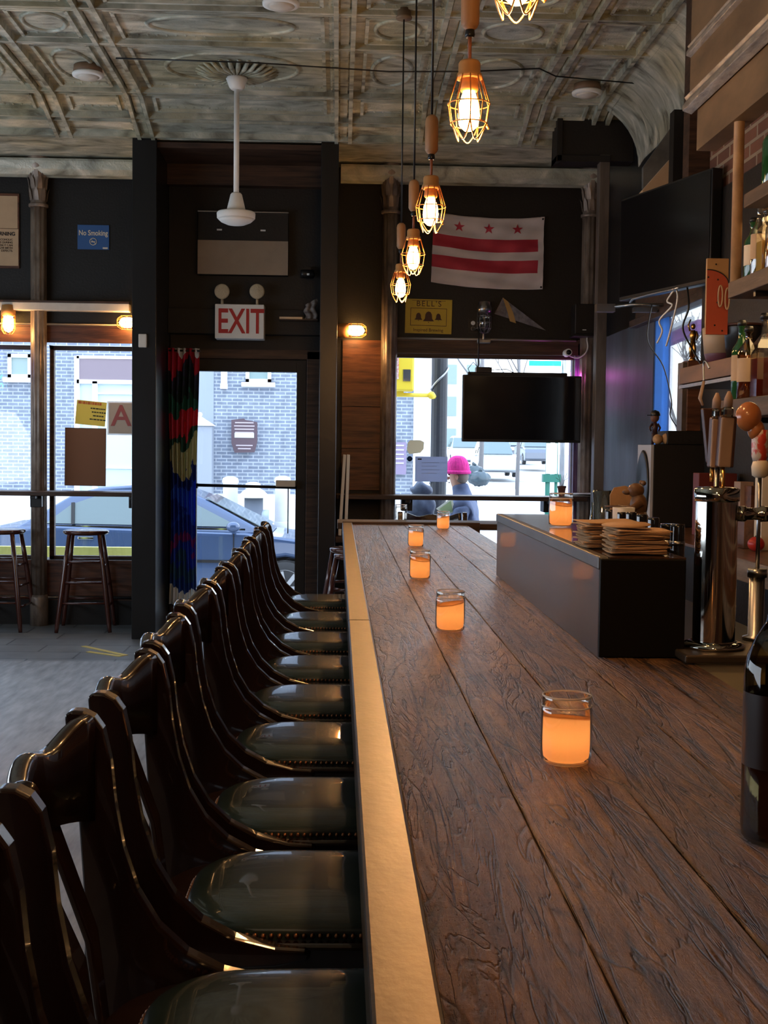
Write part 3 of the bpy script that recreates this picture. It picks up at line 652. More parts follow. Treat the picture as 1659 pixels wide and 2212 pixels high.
b.prism([(v.x, v.z) for v in (k0, k1, km, k2, k3, kn)], -.007, -.004, 'Y'); b.build('gold_band', M['tan_paper'] if 0 else mat('gold_felt', (.45, .27, .09), .8), t)
# small speaker, camera and cable at the right column
p0, p1 = onY(1238, 658, 10.2), onY(1288, 724, 10.2)
t = thing('wall_speaker', 'small black box speaker mounted under the right iron column', 'speaker', ((p0.x + p1.x) / 2, 10.22, p1.z))
MB().box(-.09, .09, -.09, .08, 0, p0.z - p1.z).build('cabinet', M['black_plastic'], t, bevel=.006); MB().box(-.10, .10, -.1, .1, -.016, 0).build('bracket', M['black_metal'], t); MB().box(-.03, .0, -.093, -.09, .03, .038).build('badge', M['white_paint'], t)
p = onY(1226, 762, 10.2); t = thing('security_camera', 'white bullet security camera with a curling white cable', 'camera', (p.x, 10.2, p.z))
MB().lathe([(.027, -.05), (.03, -.045), (.03, .06), (.02, .07)], n=18, axis='Y').build('body', M['white'], t); MB().lathe([(.02, -.055), (.001, -.056)], n=14, axis='Y').build('lens', M['black_plastic'], t)
MB().tube(sm([(.02, .03, -.02), (.05, .05, -.03), (.10, .05, -.035), (.15, .04, 0), (.17, .04, .05), (.165, .05, .11), (.17, .06, .15)]), .006, 6).build('cable', M['white'], t); MB().box(-.01, .01, .06, .18, -.01, .01).build('mount', M['white'], t)
# neon tube that throws the purple light on the corner
t = thing('neon_tube', 'short magenta neon tube upright in the right window corner', 'neon light', (1.905, 10.44, 1.90))
MB().tube([(0, 0, -.1), (0, 0, .1)], .006, 8).build('tube', emis('magenta_neon', (1, .06, .75), 9), t); MB().box(-.01, .01, -.012, .012, -.12, -.1).box(-.01, .01, -.012, .012, .1, .12).build('end_cap', M['black_plastic'], t)
lamp('neon_spill', 'POINT', (.05, -.12, .17), 1.0, (1, .12, .85), .05, parent=t)

# televisions
def tv(name_label, loc, w, h, rot, d=.05, tilt=0):
    t = thing('television', name_label, 'television', loc, (tilt, 0, rot))
    MB().box(-w / 2, w / 2, 0, d, -h / 2, h / 2).build('casing', M['black_plastic'], t, bevel=.006)
    MB().box(-w / 2 + .012, w / 2 - .012, -.003, .001, -h / 2 + .02, h / 2 - .012).build('screen', mat('dark_screen', (.006, .006, .007), .12, var=0), t)
    return t
p0, p1 = onY(1000, 809, 9.9), onY(1254, 957, 9.9)
t = tv('black flat television hanging in front of the right street window', ((p0.x + p1.x) / 2, 9.9, (p0.z + p1.z) / 2), p1.x - p0.x, p0.z - p1.z, 0)
hh = (p0.z - p1.z) / 2
b = MB(); b.box(-.42, .36, .05, .09, hh - .02, hh + .025); b.box(-.36, -.24, .0, .1, hh + .02, hh + .06); b.tube([(-.34, .06, hh), (-.34, .06, 2.42 - t.location.z), (-.34, YW - 9.9, 2.43 - t.location.z)], .006, 6); b.build('mount', M['black_metal'], t)
b = MB(); b.tube([(-.40, .05, hh), (-.42, .05, hh + .05), (-.38, .06, hh + .10), (-.34, .06, hh + .06)], .003, 5); b.tube([(-.24, .05, hh + .04), (-.12, .05, hh + .05), (-.04, .05, hh + .01)], .003, 5); b.build('cable', M['black_metal'], t)
a, c_ = Vector((1.60, 7.3, 2.62)), Vector((1.87, 6.42, 2.60)); d = c_ - a
t = tv('large black television on the right wall high above the back bar', (a + c_) / 2, math.hypot(d.x, d.y), .575, math.atan2(d.y, d.x), .06)
b = MB(); b.box(-.1, .1, .06, .30, -.1, .1); b.build('wall_mount', M['black_metal'], t)
b = MB(); b.tube(sm([(.10, .02, -.28), (.06, .0, -.34), (.11, 0, -.37), (.02, -.02, -.44), (.05, -.02, -.50), (.0, -.02, -.56)]), .005, 6); b.tube(sm([(.12, .02, -.29), (.16, 0, -.35), (.10, 0, -.50), (.06, 0, -.58)]), .005, 6); b.build('white_cable', M['white'], t)
b = MB(); b.tube(sm([(.22, .02, -.28), (.27, 0, -.40), (.22, 0, -.50), (.32, 0, -.62), (.40, .0, -.70)]), .005, 6); b.build('black_cable', M['black_plastic'], t)
MB().tube([(-.38, .03, -.30), (-.30, 0, -.29), (-.1, 0, -.285), (.1, 0, -.285), (.3, .02, -.27)], .007, 6).build('light_strip', M['steel'], t)
# loose black wire down to the window
tag(MB().tube(sm([(1.78, 7.25, 2.3), (1.76, 7.25, 2.1), (1.84, 7.2, 1.95), (1.88, 7.15, 1.75), (1.87, 7.12, 1.66), (1.95, 7.1, 1.55), (2.04, 7.1, 1.46)]), .004, 5).build('hanging_wire', M['black_plastic']), 'thin black wire drooping in front of the side window', 'wire')
p = onY(1400, 672, 8.2); b = MB(); b.tube([(p.x - .25, 8.3, p.z + .03), (p.x - .1, 8.2, p.z + .04), (p.x + .15, 8.1, p.z + .03)], .010, 8); b.box(p.x - .32, p.x - .2, 8.26, 8.34, p.z - .0, p.z + .05); b.box(p.x - .10, p.x + .05, 8.16, 8.22, p.z - .01, p.z + .02)
tag(b.build('clamp_light', M['steel']), 'silver clip-on lamp arm below the right television', 'lamp')
# slanted panels and dark post on the right above the television
q = [onY(x, y, 8.0) for x, y in ((1388, 362), (1453, 270), (1453, 392), (1388, 408))]
b = MB(); b.prism([(v.x, v.z) for v in q], 7.98, 8.02, 'Y'); o = b.build('slanted_board', mat('grey_weathered_board', (.13, .13, .125), .6, var=.4, vscale=(8, 8, 8), bump=.2)); tag(o, 'weathered grey board slanting up behind the right television', 'board')
q = [onY(x, y, 7.9) for x, y in ((1387, 412), (1448, 343), (1448, 420), (1387, 436))]
b = MB(); b.prism([(v.x, v.z) for v in q], 7.88, 7.975, 'Y'); tag(b.build('slanted_board', M['tan_paper']), 'plain tan board slanting just above the right television', 'board')
p0, p1 = onY(1452, 245, 7.6), onY(1494, 400, 7.6)
wb('trim_17', [(p0.x, p1.x, 7.55, 7.65, 2.9, 3.48)], M['black_wall'])

# ceiling fixtures
def disc_light(px, py, label, r=.10, lens=True):
    p = onZ(px, py, 3.85); t = thing('ceiling_fixture', label, 'ceiling fixture', (p.x, p.y, ceil_z(p.y) - .005), group='round fixtures on the tin ceiling')
    MB().lathe([(r * .9, 0), (r * .95, -.05)], n=28).build('base', mat('brown_base', (.20, .12, .07), .6, var=.3), t)
    MB().lathe([(r * .96, -.045), (r * 1.02, -.052), (r * 1.0, -.066), (r * .8, -.070)], n=28).build('rim', M['white'], t)
    MB().lathe([(r * .82, -.064), (r * .6, -.082), (.0001, -.09)], n=24).build('lens', M['white_paint'], t); return t
disc_light(190, 168, 'round white fixture on the far left tin panel')
disc_light(607, 16, 'round white fixture on the tin ceiling cut by the top edge')
disc_light(1268, 207, 'round white fixture near the boxed beam on the right')
disc_light(1045, 340, 'small round white fixture over the flag close to the front wall', .085)
# cable across the ceiling
pts = [onZ(*q, 3.90) for q in ((250, 119), (540, 128), (840, 148), (1010, 148), (1165, 141), (1200, 158), (1490, 184))]
b = MB(); b.tube([(v.x, v.y, ceil_z(v.y) - .05) for v in pts], .005, 5); tag(b.build('ceiling_cable', M['black_plastic']), 'thin black cable strung across the tin ceiling', 'cable')
# white stem lamp
p = onZ(512, 208, 3.84); yy = 8.55
t = thing('stem_lamp', 'white round lamp hanging on a long stem before the entrance', 'pendant lamp', (p.x, yy, 0)); zb = onY(511, 488, yy).z
p = onY(511, 300, yy); t.location.x = p.x; zc_ = ceil_z(yy)
MB().lathe([(.062, zc_), (.066, zc_ - .045), (.072, zc_ - .05), (.05, zc_ - .105), (.035, zc_ - .12)], n=28).build('canopy', M['white'], t)
MB().tube([(0, 0, zc_ - .1), (0, 0, zb + .20)], .018, 12).build('stem', M['white'], t)
MB().lathe([(.03, zb + .215), (.038, zb + .205), (.062, zb + .105), (.064, zb + .098)], n=28).build('neck', M['white'], t)
MB().lathe([(.05, zb + .10), (.122, zb + .09), (.128, zb + .08), (.126, zb + .05), (.118, zb + .042)], n=36).build('body', M['white'], t)
MB().lathe([(.122, zb + .045), (.10, zb + .025), (.06, zb + .008), (.0001, zb)], n=36).build('lens', M['white'], t)
b = MB(); z_ = zc_ + .0                                        # pleated rosette pressed in the tin
for k in range(26):
    a = 2 * PI * k / 26; ca, sa = math.cos(a), math.sin(a)
    b.tube([(p.x + .07 * ca, yy + .07 * sa, z_ - .035), (p.x + .18 * ca, yy + .18 * sa, z_ - .03), (p.x + .27 * ca, yy + .27 * sa, z_ + .004)], [.010, .017, .012], 6)
struct(b.build('trim_18', M['tin']))

# row of caged pendant lamps over the bar
def make_pendant():
    t = thing('cage_pendant_lamp', 'x', 'pendant lamp', (.345, 3.5, 2.40), group='caged pendant lamps hung in a row over the bar')
    R = .0575
    b = MB(); b.lathe([(.012, .118), (.026, .115), (.030, .108), (.030, .085), (.034, .080), (.036, .068), (.030, .066)], n=24); b.build('cap', M['brass_socket'], t)
    MB().lathe([(.024, .068), (.026, .04), (.022, .034)], n=20).build('socket', M['brass_socket'], t)
    MB().lathe([(.014, .040), (.018, .028), (.027, .0), (.030, -.03), (.026, -.056), (.012, -.070), (.0001, -.073)], n=24).build('bulb', M['bulb_glow'], t)
    b = MB()
    for k in range(10):
        a = 2 * PI * k / 10; c, s_ = math.cos(a), math.sin(a)
        b.tube([(r * c, r * s_, z) for r, z in ((.034, .075), (R, .0), (R * .92, -.03), (R * .86, -.052))], .0019, 5)
    for r_, z in ((R, 0), (R * .86, -.052)): b.tube([(r_ * math.cos(2 * PI * k / 30), r_ * math.sin(2 * PI * k / 30), z) for k in range(30)], .0019, 5, closed=True)
    for k in range(5):                                           # looped bottom petals
        a = 2 * PI * k / 5; pts = []
        for i in range(15):
            u = i / 14; aa = a + (u - .5) * 2 * PI / 5 * .98; dp = math.sin(u * PI) ** .6; rr = R * .86 * (1 - .42 * dp)
            pts.append((rr * math.cos(aa), rr * math.sin(aa), -.052 - .045 * dp))
        b.tube(pts, .0021, 5)
    b.build('wire_cage', M['cage'], t)
    b = MB(); b.tube([(R * .9, 0, -.05), (R * 1.05, 0, -.06)], .004, 6); b.build('clip', M['cage'], t)
    hd = mat('wooden_handle', (.42, .21, .09), .5, var=.25, vscale=(30, 30, 6))
    MB().tube([(0, 0, .11), (0, 0, .20)], .0055, 8).build('lower_cord', mat('copper_cord', (.30, .10, .05), .5), t)
    MB().lathe([(.012, .185), (.012, .198), (.020, .205), (.025, .215), (.0255, .32), (.022, .335), (.012, .345)], n=20).build('handle', hd, t)
    MB().lathe([(.011, .178), (.014, .185), (.012, .20)], n=16).build('ferrule', M['black_plastic'], t)
    MB().tube([(0, 0, .34), (.0, 0, ceil_z(3) - 2.40 - .03)], .0045, 8).build('cord', M['black_plastic'], t)
    MB().lathe([(.038, ceil_z(3) - 2.40), (.04, ceil_z(3) - 2.44), (.046, ceil_z(3) - 2.445), (.044, ceil_z(3) - 2.455), (.0001, ceil_z(3) - 2.458)], n=24).build('canopy', mat('brown_canopy', (.22, .14, .08), .55), t)
    lamp('pendant_light', 'POINT', (0, 0, -.09), 10.5, WARM, .05, parent=t)
    return t
pend = make_pendant()
rows = [(2.56, .02, 'nearest'), (3.49, 0, ''), (4.91, -.01, ''), (6.04, -.02, ''), (7.25, -.01, '')]
labs = ['caged pendant lamp of which only the copper wire loops show at the top edge', 'large glowing caged pendant lamp with wooden handle, nearest of those fully seen',
        'glowing caged pendant lamp overlapping the flag corner, smaller than the big one', 'glowing caged pendant lamp just above and right of the farthest one', 'farthest and smallest caged pendant lamp, touching the yellow sign corner']
for i, (y, dz, _) in enumerate(rows):
    if i == 0: pend.location = (.345, y, 2.40 + dz); pend.rotation_euler = (0, 0, .2); pend['label'] = labs[0]; o = pend
    else:
        o = dup(pend, (.345, y, 2.40 + dz), .3 * i, labs[i])
    # every lamp its own light setting stays shared
for y, l in ((1.2, 'over the near end of the bar'), (-.2, 'directly above the viewer'), (-1.6, 'behind the viewer')): dup(pend, (.345, y, 2.42), .2, 'caged pendant lamp of the row hanging ' + l)

# ================================================================== THE BAR
BZ, BX0, BXR, BX1, BYF = 1.04, .0285, .0835, .727, 7.12
BYN = -1.2
def bar_wood():
    m = bpy.data.materials.new('rough_varnished_planks'); m.use_nodes = True; n = m.node_tree; b = n.nodes['Principled BSDF']; L = n.links.new
    t = n.nodes.new('ShaderNodeTexCoord'); s = n.nodes.new('ShaderNodeSeparateXYZ'); L(t.outputs['Object'], s.inputs[0])
    def math_(op, a, b_=None, c=None):
        k = n.nodes.new('ShaderNodeMath'); k.operation = op
        for i, v in enumerate((a, b_, c)):
            if v is None: continue
            if isinstance(v, (int, float)): k.inputs[i].default_value = v
            else: L(v, k.inputs[i])
        return k.outputs[0]
    # which plank: steps across X
    seams = [.223, .372, .505, .62]
    idx = None
    for q in seams:
        g = math_('GREATER_THAN', s.outputs[0], q); idx = g if idx is None else math_('ADD', idx, g)
    off = math_('MULTIPLY', idx, 7.31)
    yy = math_('ADD', s.outputs[1], off)
    cmb = n.nodes.new('ShaderNodeCombineXYZ'); L(s.outputs[0], cmb.inputs[0]); L(yy, cmb.inputs[1]); L(off, cmb.inputs[2])
    def noise(sc, mp_, det=6, dist=0.0, rough=.6):
        mp = n.nodes.new('ShaderNodeMapping'); mp.inputs['Scale'].default_value = mp_; L(cmb.outputs[0], mp.inputs[0])
        z = n.nodes.new('ShaderNodeTexNoise'); z.inputs['Scale'].default_value = sc; z.inputs['Detail'].default_value = det; z.inputs['Distortion'].default_value = dist; z.inputs['Roughness'].default_value = rough; L(mp.outputs[0], z.inputs[0]); return z.outputs[0]
    grain = noise(1, (120, 16, 1), 9, .8, .72)
    broad = noise(1, (16, 1.6, 1), 5, 1.5)
    blot = noise(1, (5, 2.2, 1), 4)
    saw = noise(1, (6, 70, 1), 3, .4)
    fine = noise(1, (260, 90, 1), 4, 0, .7)
    # growth rings winding along the plank
    wv = n.nodes.new('ShaderNodeTexWave'); wv.wave_type = 'BANDS'; wv.bands_direction = 'X'; wv.inputs['Scale'].default_value = 9; wv.inputs['Distortion'].default_value = 9; wv.inputs['Detail'].default_value = 3; wv.inputs['Detail Scale'].default_value = 1.1
    mp = n.nodes.new('ShaderNodeMapping'); mp.inputs['Scale'].default_value = (1.5, .22, 1); L(cmb.outputs[0], mp.inputs[0]); L(mp.outputs[0], wv.inputs['Vector'])
    mott = noise(1, (28, 30, 1), 6, .5, .7); h = math_('MULTIPLY_ADD', grain, .42, math_('MULTIPLY', broad, .42)); h = math_('MULTIPLY_ADD', mott, .22, h); vein = noise(1, (17, 1.3, 1), 4, 1.8); cr1 = math_('ABSOLUTE', math_('SUBTRACT', vein, .5)); vein2 = noise(1, (9, .9, 1), 3, 2.2); cr2 = math_('ABSOLUTE', math_('SUBTRACT', vein2, .47))
    crk = math_('MINIMUM', math_('MULTIPLY', cr1, 52), math_('MULTIPLY', cr2, 40)); crk = math_('MINIMUM', crk, 1.0)
    h = math_('MULTIPLY_ADD', wv.outputs[0], .07, h); h = math_('MULTIPLY_ADD', crk, .13, h); h = math_('SUBTRACT', h, .085)
    r = n.nodes.new('ShaderNodeValToRGB'); cr = r.color_ramp
    cr.elements[0].position = .42; cr.elements[0].color = (.018, .008, .004, 1); cr.elements[1].position = .80; cr.elements[1].color = (.60, .34, .145, 1)
    e = cr.elements.new(.50); e.color = (.125, .060, .024, 1); e = cr.elements.new(.62); e.color = (.32, .165, .068, 1)
    L(h, r.inputs[0])
    r2 = n.nodes.new('ShaderNodeValToRGB'); r2.color_ramp.elements[0].position = .30; r2.color_ramp.elements[0].color = (.45, .40, .36, 1); r2.color_ramp.elements[1].position = .62; r2.color_ramp.elements[1].color = (1, 1, 1, 1); L(blot, r2.inputs[0])
    mx = n.nodes.new('ShaderNodeMixRGB'); mx.blend_type = 'MULTIPLY'; mx.inputs[0].default_value = .9; L(r.outputs[0], mx.inputs[1]); L(r2.outputs[0], mx.inputs[2])
    r3 = n.nodes.new('ShaderNodeValToRGB'); r3.color_ramp.interpolation = 'CONSTANT'; r3.color_ramp.elements[0].color = (.80, .74, .70, 1); r3.color_ramp.elements[1].color = (1.0, 1.0, 1.0, 1); r3.color_ramp.elements[1].position = .2
    for p_, c in ((.4, (.85, .82, .78, 1)), (.6, (1.05, .98, .92, 1)), (.8, (.92, .88, .85, 1))): e = r3.color_ramp.elements.new(p_); e.color = c
    L(math_('MULTIPLY', idx, .21), r3.inputs[0])
    m3 = n.nodes.new('ShaderNodeMixRGB'); m3.blend_type = 'MULTIPLY'; m3.inputs[0].default_value = 1; L(mx.outputs[0], m3.inputs[1]); L(r3.outputs[0], m3.inputs[2])
    L(m3.outputs[0], b.inputs['Base Color'])
    rg = n.nodes.new('ShaderNodeMapRange'); rg.inputs['To Min'].default_value = .16; rg.inputs['To Max'].default_value = .46; L(fine, rg.inputs[0]); L(rg.outputs[0], b.inputs['Roughness'])
    b.inputs['Coat Weight'].default_value = .35; b.inputs['Coat Roughness'].default_value = .22
    # relief: grain everywhere, saw marks on every second plank
    odd = math_('MODULO', idx, 2.0)
    hh = math_('MULTIPLY_ADD', grain, 1.3, math_('MULTIPLY', broad, 1.7)); hh = math_('MULTIPLY_ADD', math_('MULTIPLY', saw, odd), .9, hh); hh = math_('MULTIPLY_ADD', fine, .5, hh); hh = math_('MULTIPLY_ADD', wv.outputs[0], .15, hh); hh = math_('MULTIPLY_ADD', crk, .8, hh); hh = math_('MULTIPLY_ADD', mott, 1.0, hh)
    bp = n.nodes.new('ShaderNodeBump'); bp.inputs['Strength'].default_value = .9; bp.inputs['Distance'].default_value = .008; L(hh, bp.inputs['Height']); L(bp.outputs[0], b.inputs['Normal']); L(bp.outputs[0], b.inputs['Coat Normal'])
    return m
M['bar_wood'] = bar_wood()
bar = thing('bar_counter', 'long bar counter of rough varnished planks with a worn metal rail', 'bar', (0, 0, 0))
seams = [BXR, .223, .372, .505, .62, BX1]
for i in range(len(seams) - 1):
    b = MB(); x0, x1 = seams[i] + .0007, seams[i + 1] - .0007; ny = 170
    vs = []
    for j in range(ny + 1):
        y = BYN + (BYF - .03 - BYN) * j / ny; e0 = .0004 * math.sin(y * 13 + i) + .0004 * math.sin(y * 37 + i * 2); e1 = .0004 * math.sin(y * 11 + i + 2) + .0004 * math.sin(y * 31 + i)
        vs += [(x0 + (e0 if i else 0), y, BZ - .045), (x0 + (e0 if i else 0), y, BZ - .002), (x0 + .002 + (e0 if i else 0), y, BZ + .0006 * math.sin(y * 5 + i)), (x1 - .002 + (e1 if i < 4 else 0), y, BZ + .0006 * math.sin(y * 4 + i)), (x1 + (e1 if i < 4 else 0), y, BZ - .002), (x1 + (e1 if i < 4 else 0), y, BZ - .045)]
    fs = [(j * 6 + k, j * 6 + k + 1, (j + 1) * 6 + k + 1, (j + 1) * 6 + k) for j in range(ny) for k in range(5)] + [(0, 5, 4, 3, 2, 1), tuple(ny * 6 + k for k in range(6))]
    b._add(vs, fs, False); b.build('plank', M['bar_wood'], bar)
def rail_mat():
    m = mat('worn_brass_rail', (.092, .066, .046), .33, .9, col2=(.066, .046, .032), vscale=(22, 9, 22), bump=.04, bscale=(90, 60, 90)); return m
M['rail'] = rail_mat()
for y0, y1 in ((BYN, 3.085), (3.088, BYF)):
    MB().box(BX0, BXR, y0, y1, BZ - .05, BZ + .009).build('metal_rail', M['rail'], bar, bevel=.004)
MB().box(BX0, .80, BYF - .03, BYF, BZ - .05, BZ + .014).build('end_rail', M['dark_trim_wood'], bar, bevel=.004)
MB().box(-.0, .95, BYF, BYF + .34, BZ - .03, BZ + .006).build('end_ledge', M['dark_trim_wood'], bar, bevel=.004)
b = MB(); b.box(.26, .30, BYN, BYF - .1, 0, BZ - .045); b.box(.26, .70, BYF - .14, BYF - .1, 0, BZ - .045)
b.build('front_panel', M['black_wall'], bar)
MB().tube([(.215, BYN, .22), (.215, BYF - .2, .22)], .02, 10).build('foot_rail', M['steel'], bar)

# bar chairs
M['chair_wood'] = mat('dark_mahogany', (.016, .0055, .0038), .24, var=.45, vscale=(26, 26, 4), coat=.55)
M['leather'] = mat('dark_green_leather', (.016, .030, .026), .26, var=.3, vscale=(5, 5, 5), bump=.06, bscale=(22, 22, 22), coat=.55)
M['stud'] = mat('brass_nailhead', (.30, .13, .06), .35, 1.0)
def make_chair():
    t = thing('bar_chair', 'x', 'bar chair', (0, 0, 0), group='dark wooden bar chairs with studded leather seats')
    w = M['chair_wood']; SZ = .715; HY = .19
    for sy in (-1, 1):                                           # post and rear leg in one curved piece
        back = [(-.415, 0), (-.378, .35), (-.350, .62), (-.342, .80), (-.352, .95), (-.370, 1.08), (-.371, 1.094)]
        top = [(-.362, 1.101), (-.345, 1.100), (-.330, 1.092), (-.318, 1.075)]
        front = [(-.308, 1.03), (-.302, .97), (-.290, .905), (-.270, .845), (-.240, .795), (-.200, .757), (-.150, .730), (-.09, .715), (-.045, .712), (-.035, .705), (-.04, .694)]
        under = [(-.09, .685), (-.15, .682), (-.22, .672), (-.275, .640), (-.305, .58), (-.325, .45), (-.345, .30), (-.375, 0)]
        b = MB(); y0_, y1_ = sorted((sy * (HY - .004), sy * (HY + .026))); b.prism(back + top + front + under, y0_, y1_, 'Y'); b.build('side_frame', w, t, bevel=.005, seg=3)
        b = MB(); b.tube([(.115, sy * .175, SZ - .05), (.13, sy * .18, .35), (.145, sy * .185, 0)], [.020, .018, .014], 10); b.build('front_leg', w, t)
    # crest rail bowed away from the sitter
    def crest(u, v):
        y = (u - .5) * 2 * (HY - .012); k = 1 - (y / HY) ** 2; top = 1.090 + .014 * math.cos(u * 2 * PI) - .006; bot = .955 + .055 * (1 - k) * -.6 + .0
        return (-.336 - .050 * k + (.012 if v > 1 else 0), y, bot + (top - bot) * v)
    b = MB(); n = 18; vs = []; prof = [(-.013, 0), (-.013, .93), (-.008, .985), (0, 1.0), (.008, .985), (.013, .93), (.013, 0)]
    for i in range(n + 1):
        u = i / n; y = (u - .5) * 2 * (HY - .012); k = 1 - (y / HY) ** 2
        top = 1.088 - .012 * math.sin(PI * u) ** 2 + .010 * math.cos(u * 4 * PI); bot = .945 + .030 * k
        for dx, hv in prof: vs.append((-.334 - .050 * k + dx, y, bot + (top - bot) * hv))
    m_ = len(prof); fs = [(i * m_ + j, i * m_ + (j + 1) % m_, (i + 1) * m_ + (j + 1) % m_, (i + 1) * m_ + j) for i in range(n) for j in range(m_)]
    fs += [tuple(range(m_))[::-1], tuple(n * m_ + j for j in range(m_))]
    b._add(vs, fs, True); b.build('crest_rail', w, t)
    for sy in (-.095, 0, .095):
        k = 1 - (sy / HY) ** 2
        b = MB(); pts = [(-.30, sy * .9, .70), (-.318, sy, .82), (-.334 - .050 * k, sy, .97)]
        vs = []
        for (x, y, z), ww in zip(pts, (.022, .026, .026)): vs += [(x - .005, y - ww, z), (x + .005, y - ww, z), (x + .005, y + ww, z), (x - .005, y + ww, z)]
        b._add(vs, [(i * 4 + j, i * 4 + (j + 1) % 4, i * 4 + 4 + (j + 1) % 4, i * 4 + 4 + j) for i in range(2) for j in range(4)] + [(3, 2, 1, 0), (8, 9, 10, 11)]); b.build('back_slat', w, t, bevel=.003)
    # seat outline (rounded at the back)
    def outline(s_, n=9):
        xb, xf, hw = -.30, .155, .205; pts = []; r = .15
        for k in range(n + 1): a = PI + PI / 2 * k / n; pts.append((xb + r + r * math.cos(a), -hw + r + r * math.sin(a)))
        for k in range(5): a = -PI / 2 + PI / 2 * k / 4; pts.append((xf - .04 + .04 * math.cos(a), -hw + .04 + .04 * math.sin(a)))
        for k in range(5): a = PI / 2 * k / 4; pts.append((xf - .04 + .04 * math.cos(a), hw - .04 + .04 * math.sin(a)))
        for k in range(n + 1): a = PI / 2 + PI / 2 * k / n; pts.append((xb + r + r * math.cos(a), hw - r + r * math.sin(a)))
        c = (-.06, 0); return [(c[0] + (x - c[0]) * s_, c[1] + (y - c[1]) * s_) for x, y in pts]
    b = MB(); b.prism(outline(1.0), SZ - .055, SZ, 'Z'); b.build('seat_frame', w, t, bevel=.008, seg=3)
    def inner(s_): return [(-.245 + (x + .30) * (.40 / .455) * 1.0 - (1 - s_) * (x + .05) * 1.0 + .0, y * .90 * s_) for x, y in outline(1.0)]
    ring = [(1.0, SZ - .002), (1.0, SZ + .012), (.97, SZ + .021), (.88, SZ + .030), (.7, SZ + .036), (.4, SZ + .038), (.1, SZ + .038)]
    O = inner(1); cx_, cy_ = sum(p[0] for p in O) / len(O), 0; vs = []; n = len(O)
    for s_, z in ring: vs += [(cx_ + (x - cx_) * s_, y * s_, z) for x, y in O]
    b = MB(); b._add(vs, [(i * n + k, i * n + (k + 1) % n, (i + 1) * n + (k + 1) % n, (i + 1) * n + k) for i in range(len(ring) - 1) for k in range(n)] + [tuple((len(ring) - 1) * n + k for k in range(n))], True)
    b.build('leather_pad', M['leather'], t, subd=1)
    b = MB(); per = 0; pts = O + [O[0]]; step = .0125; acc = 0
    for a_, c_ in zip(pts[:-1], pts[1:]):
        L_ = math.hypot(c_[0] - a_[0], c_[1] - a_[1])
        while acc < L_:
            u = acc / L_; b.ball((a_[0] + (c_[0] - a_[0]) * u, a_[1] + (c_[1] - a_[1]) * u, SZ + .006), .0048, n=6, m=4); acc += step
        acc -= L_
    o = b.build('nailhead_trim', M['stud'], t)
    for zz, sy in ((.28, 0), (.18, 1)):
        b = MB(); b.tube([(.13, -.18, zz), (.13, .18, zz)] if sy == 0 else [(-.36, -.18, zz), (-.36, .18, zz)], .012, 8); b.tube([(-.37, -.18, zz), (.13, -.18, zz)], .011, 8) if sy else b.tube([(-.36, .18, zz), (.13, .18, zz)], .011, 8); b.build('stretcher', w, t)
    return t
chair = make_chair()
cy_list = [1.05, 1.58, 2.10, 2.61, 3.17, 3.70, 4.24, 4.81, 5.41, 6.08]
clab = ['bar chair nearest the viewer, only its leather seat and a sliver of back showing', 'bar chair whose seat has a long pale scratch and pale green glint', 'third bar chair from the viewer, creased leather seat', 'fourth bar chair from the viewer along the bar rail',
        'fifth bar chair from the viewer along the bar rail', 'sixth bar chair from the viewer along the bar rail', 'fourth bar chair counted back from the door end', 'third bar chair counted back from the door end', 'second bar chair from the door end of the row', 'last bar chair of the row, its back against the view of the blue car']
for i, y in enumerate(cy_list):
    rz_ = [0, .02, -.01, .015, -.02, .01, 0, .02, -.01, .03][i]
    if i == 0: chair.location = (0, y, 0); chair['label'] = clab[0]
    else: dup(chair, (0.0 + [0, 0, .005, 0, -.005, 0, .004, 0, 0, .0][i], y, 0), rz_, clab[i])
p = onY(935, 1125, 7.86); dup(chair, (p.x, 7.55, -.03), -PI / 2, 'dark chair facing the far end of the bar, only its crest rail showing')
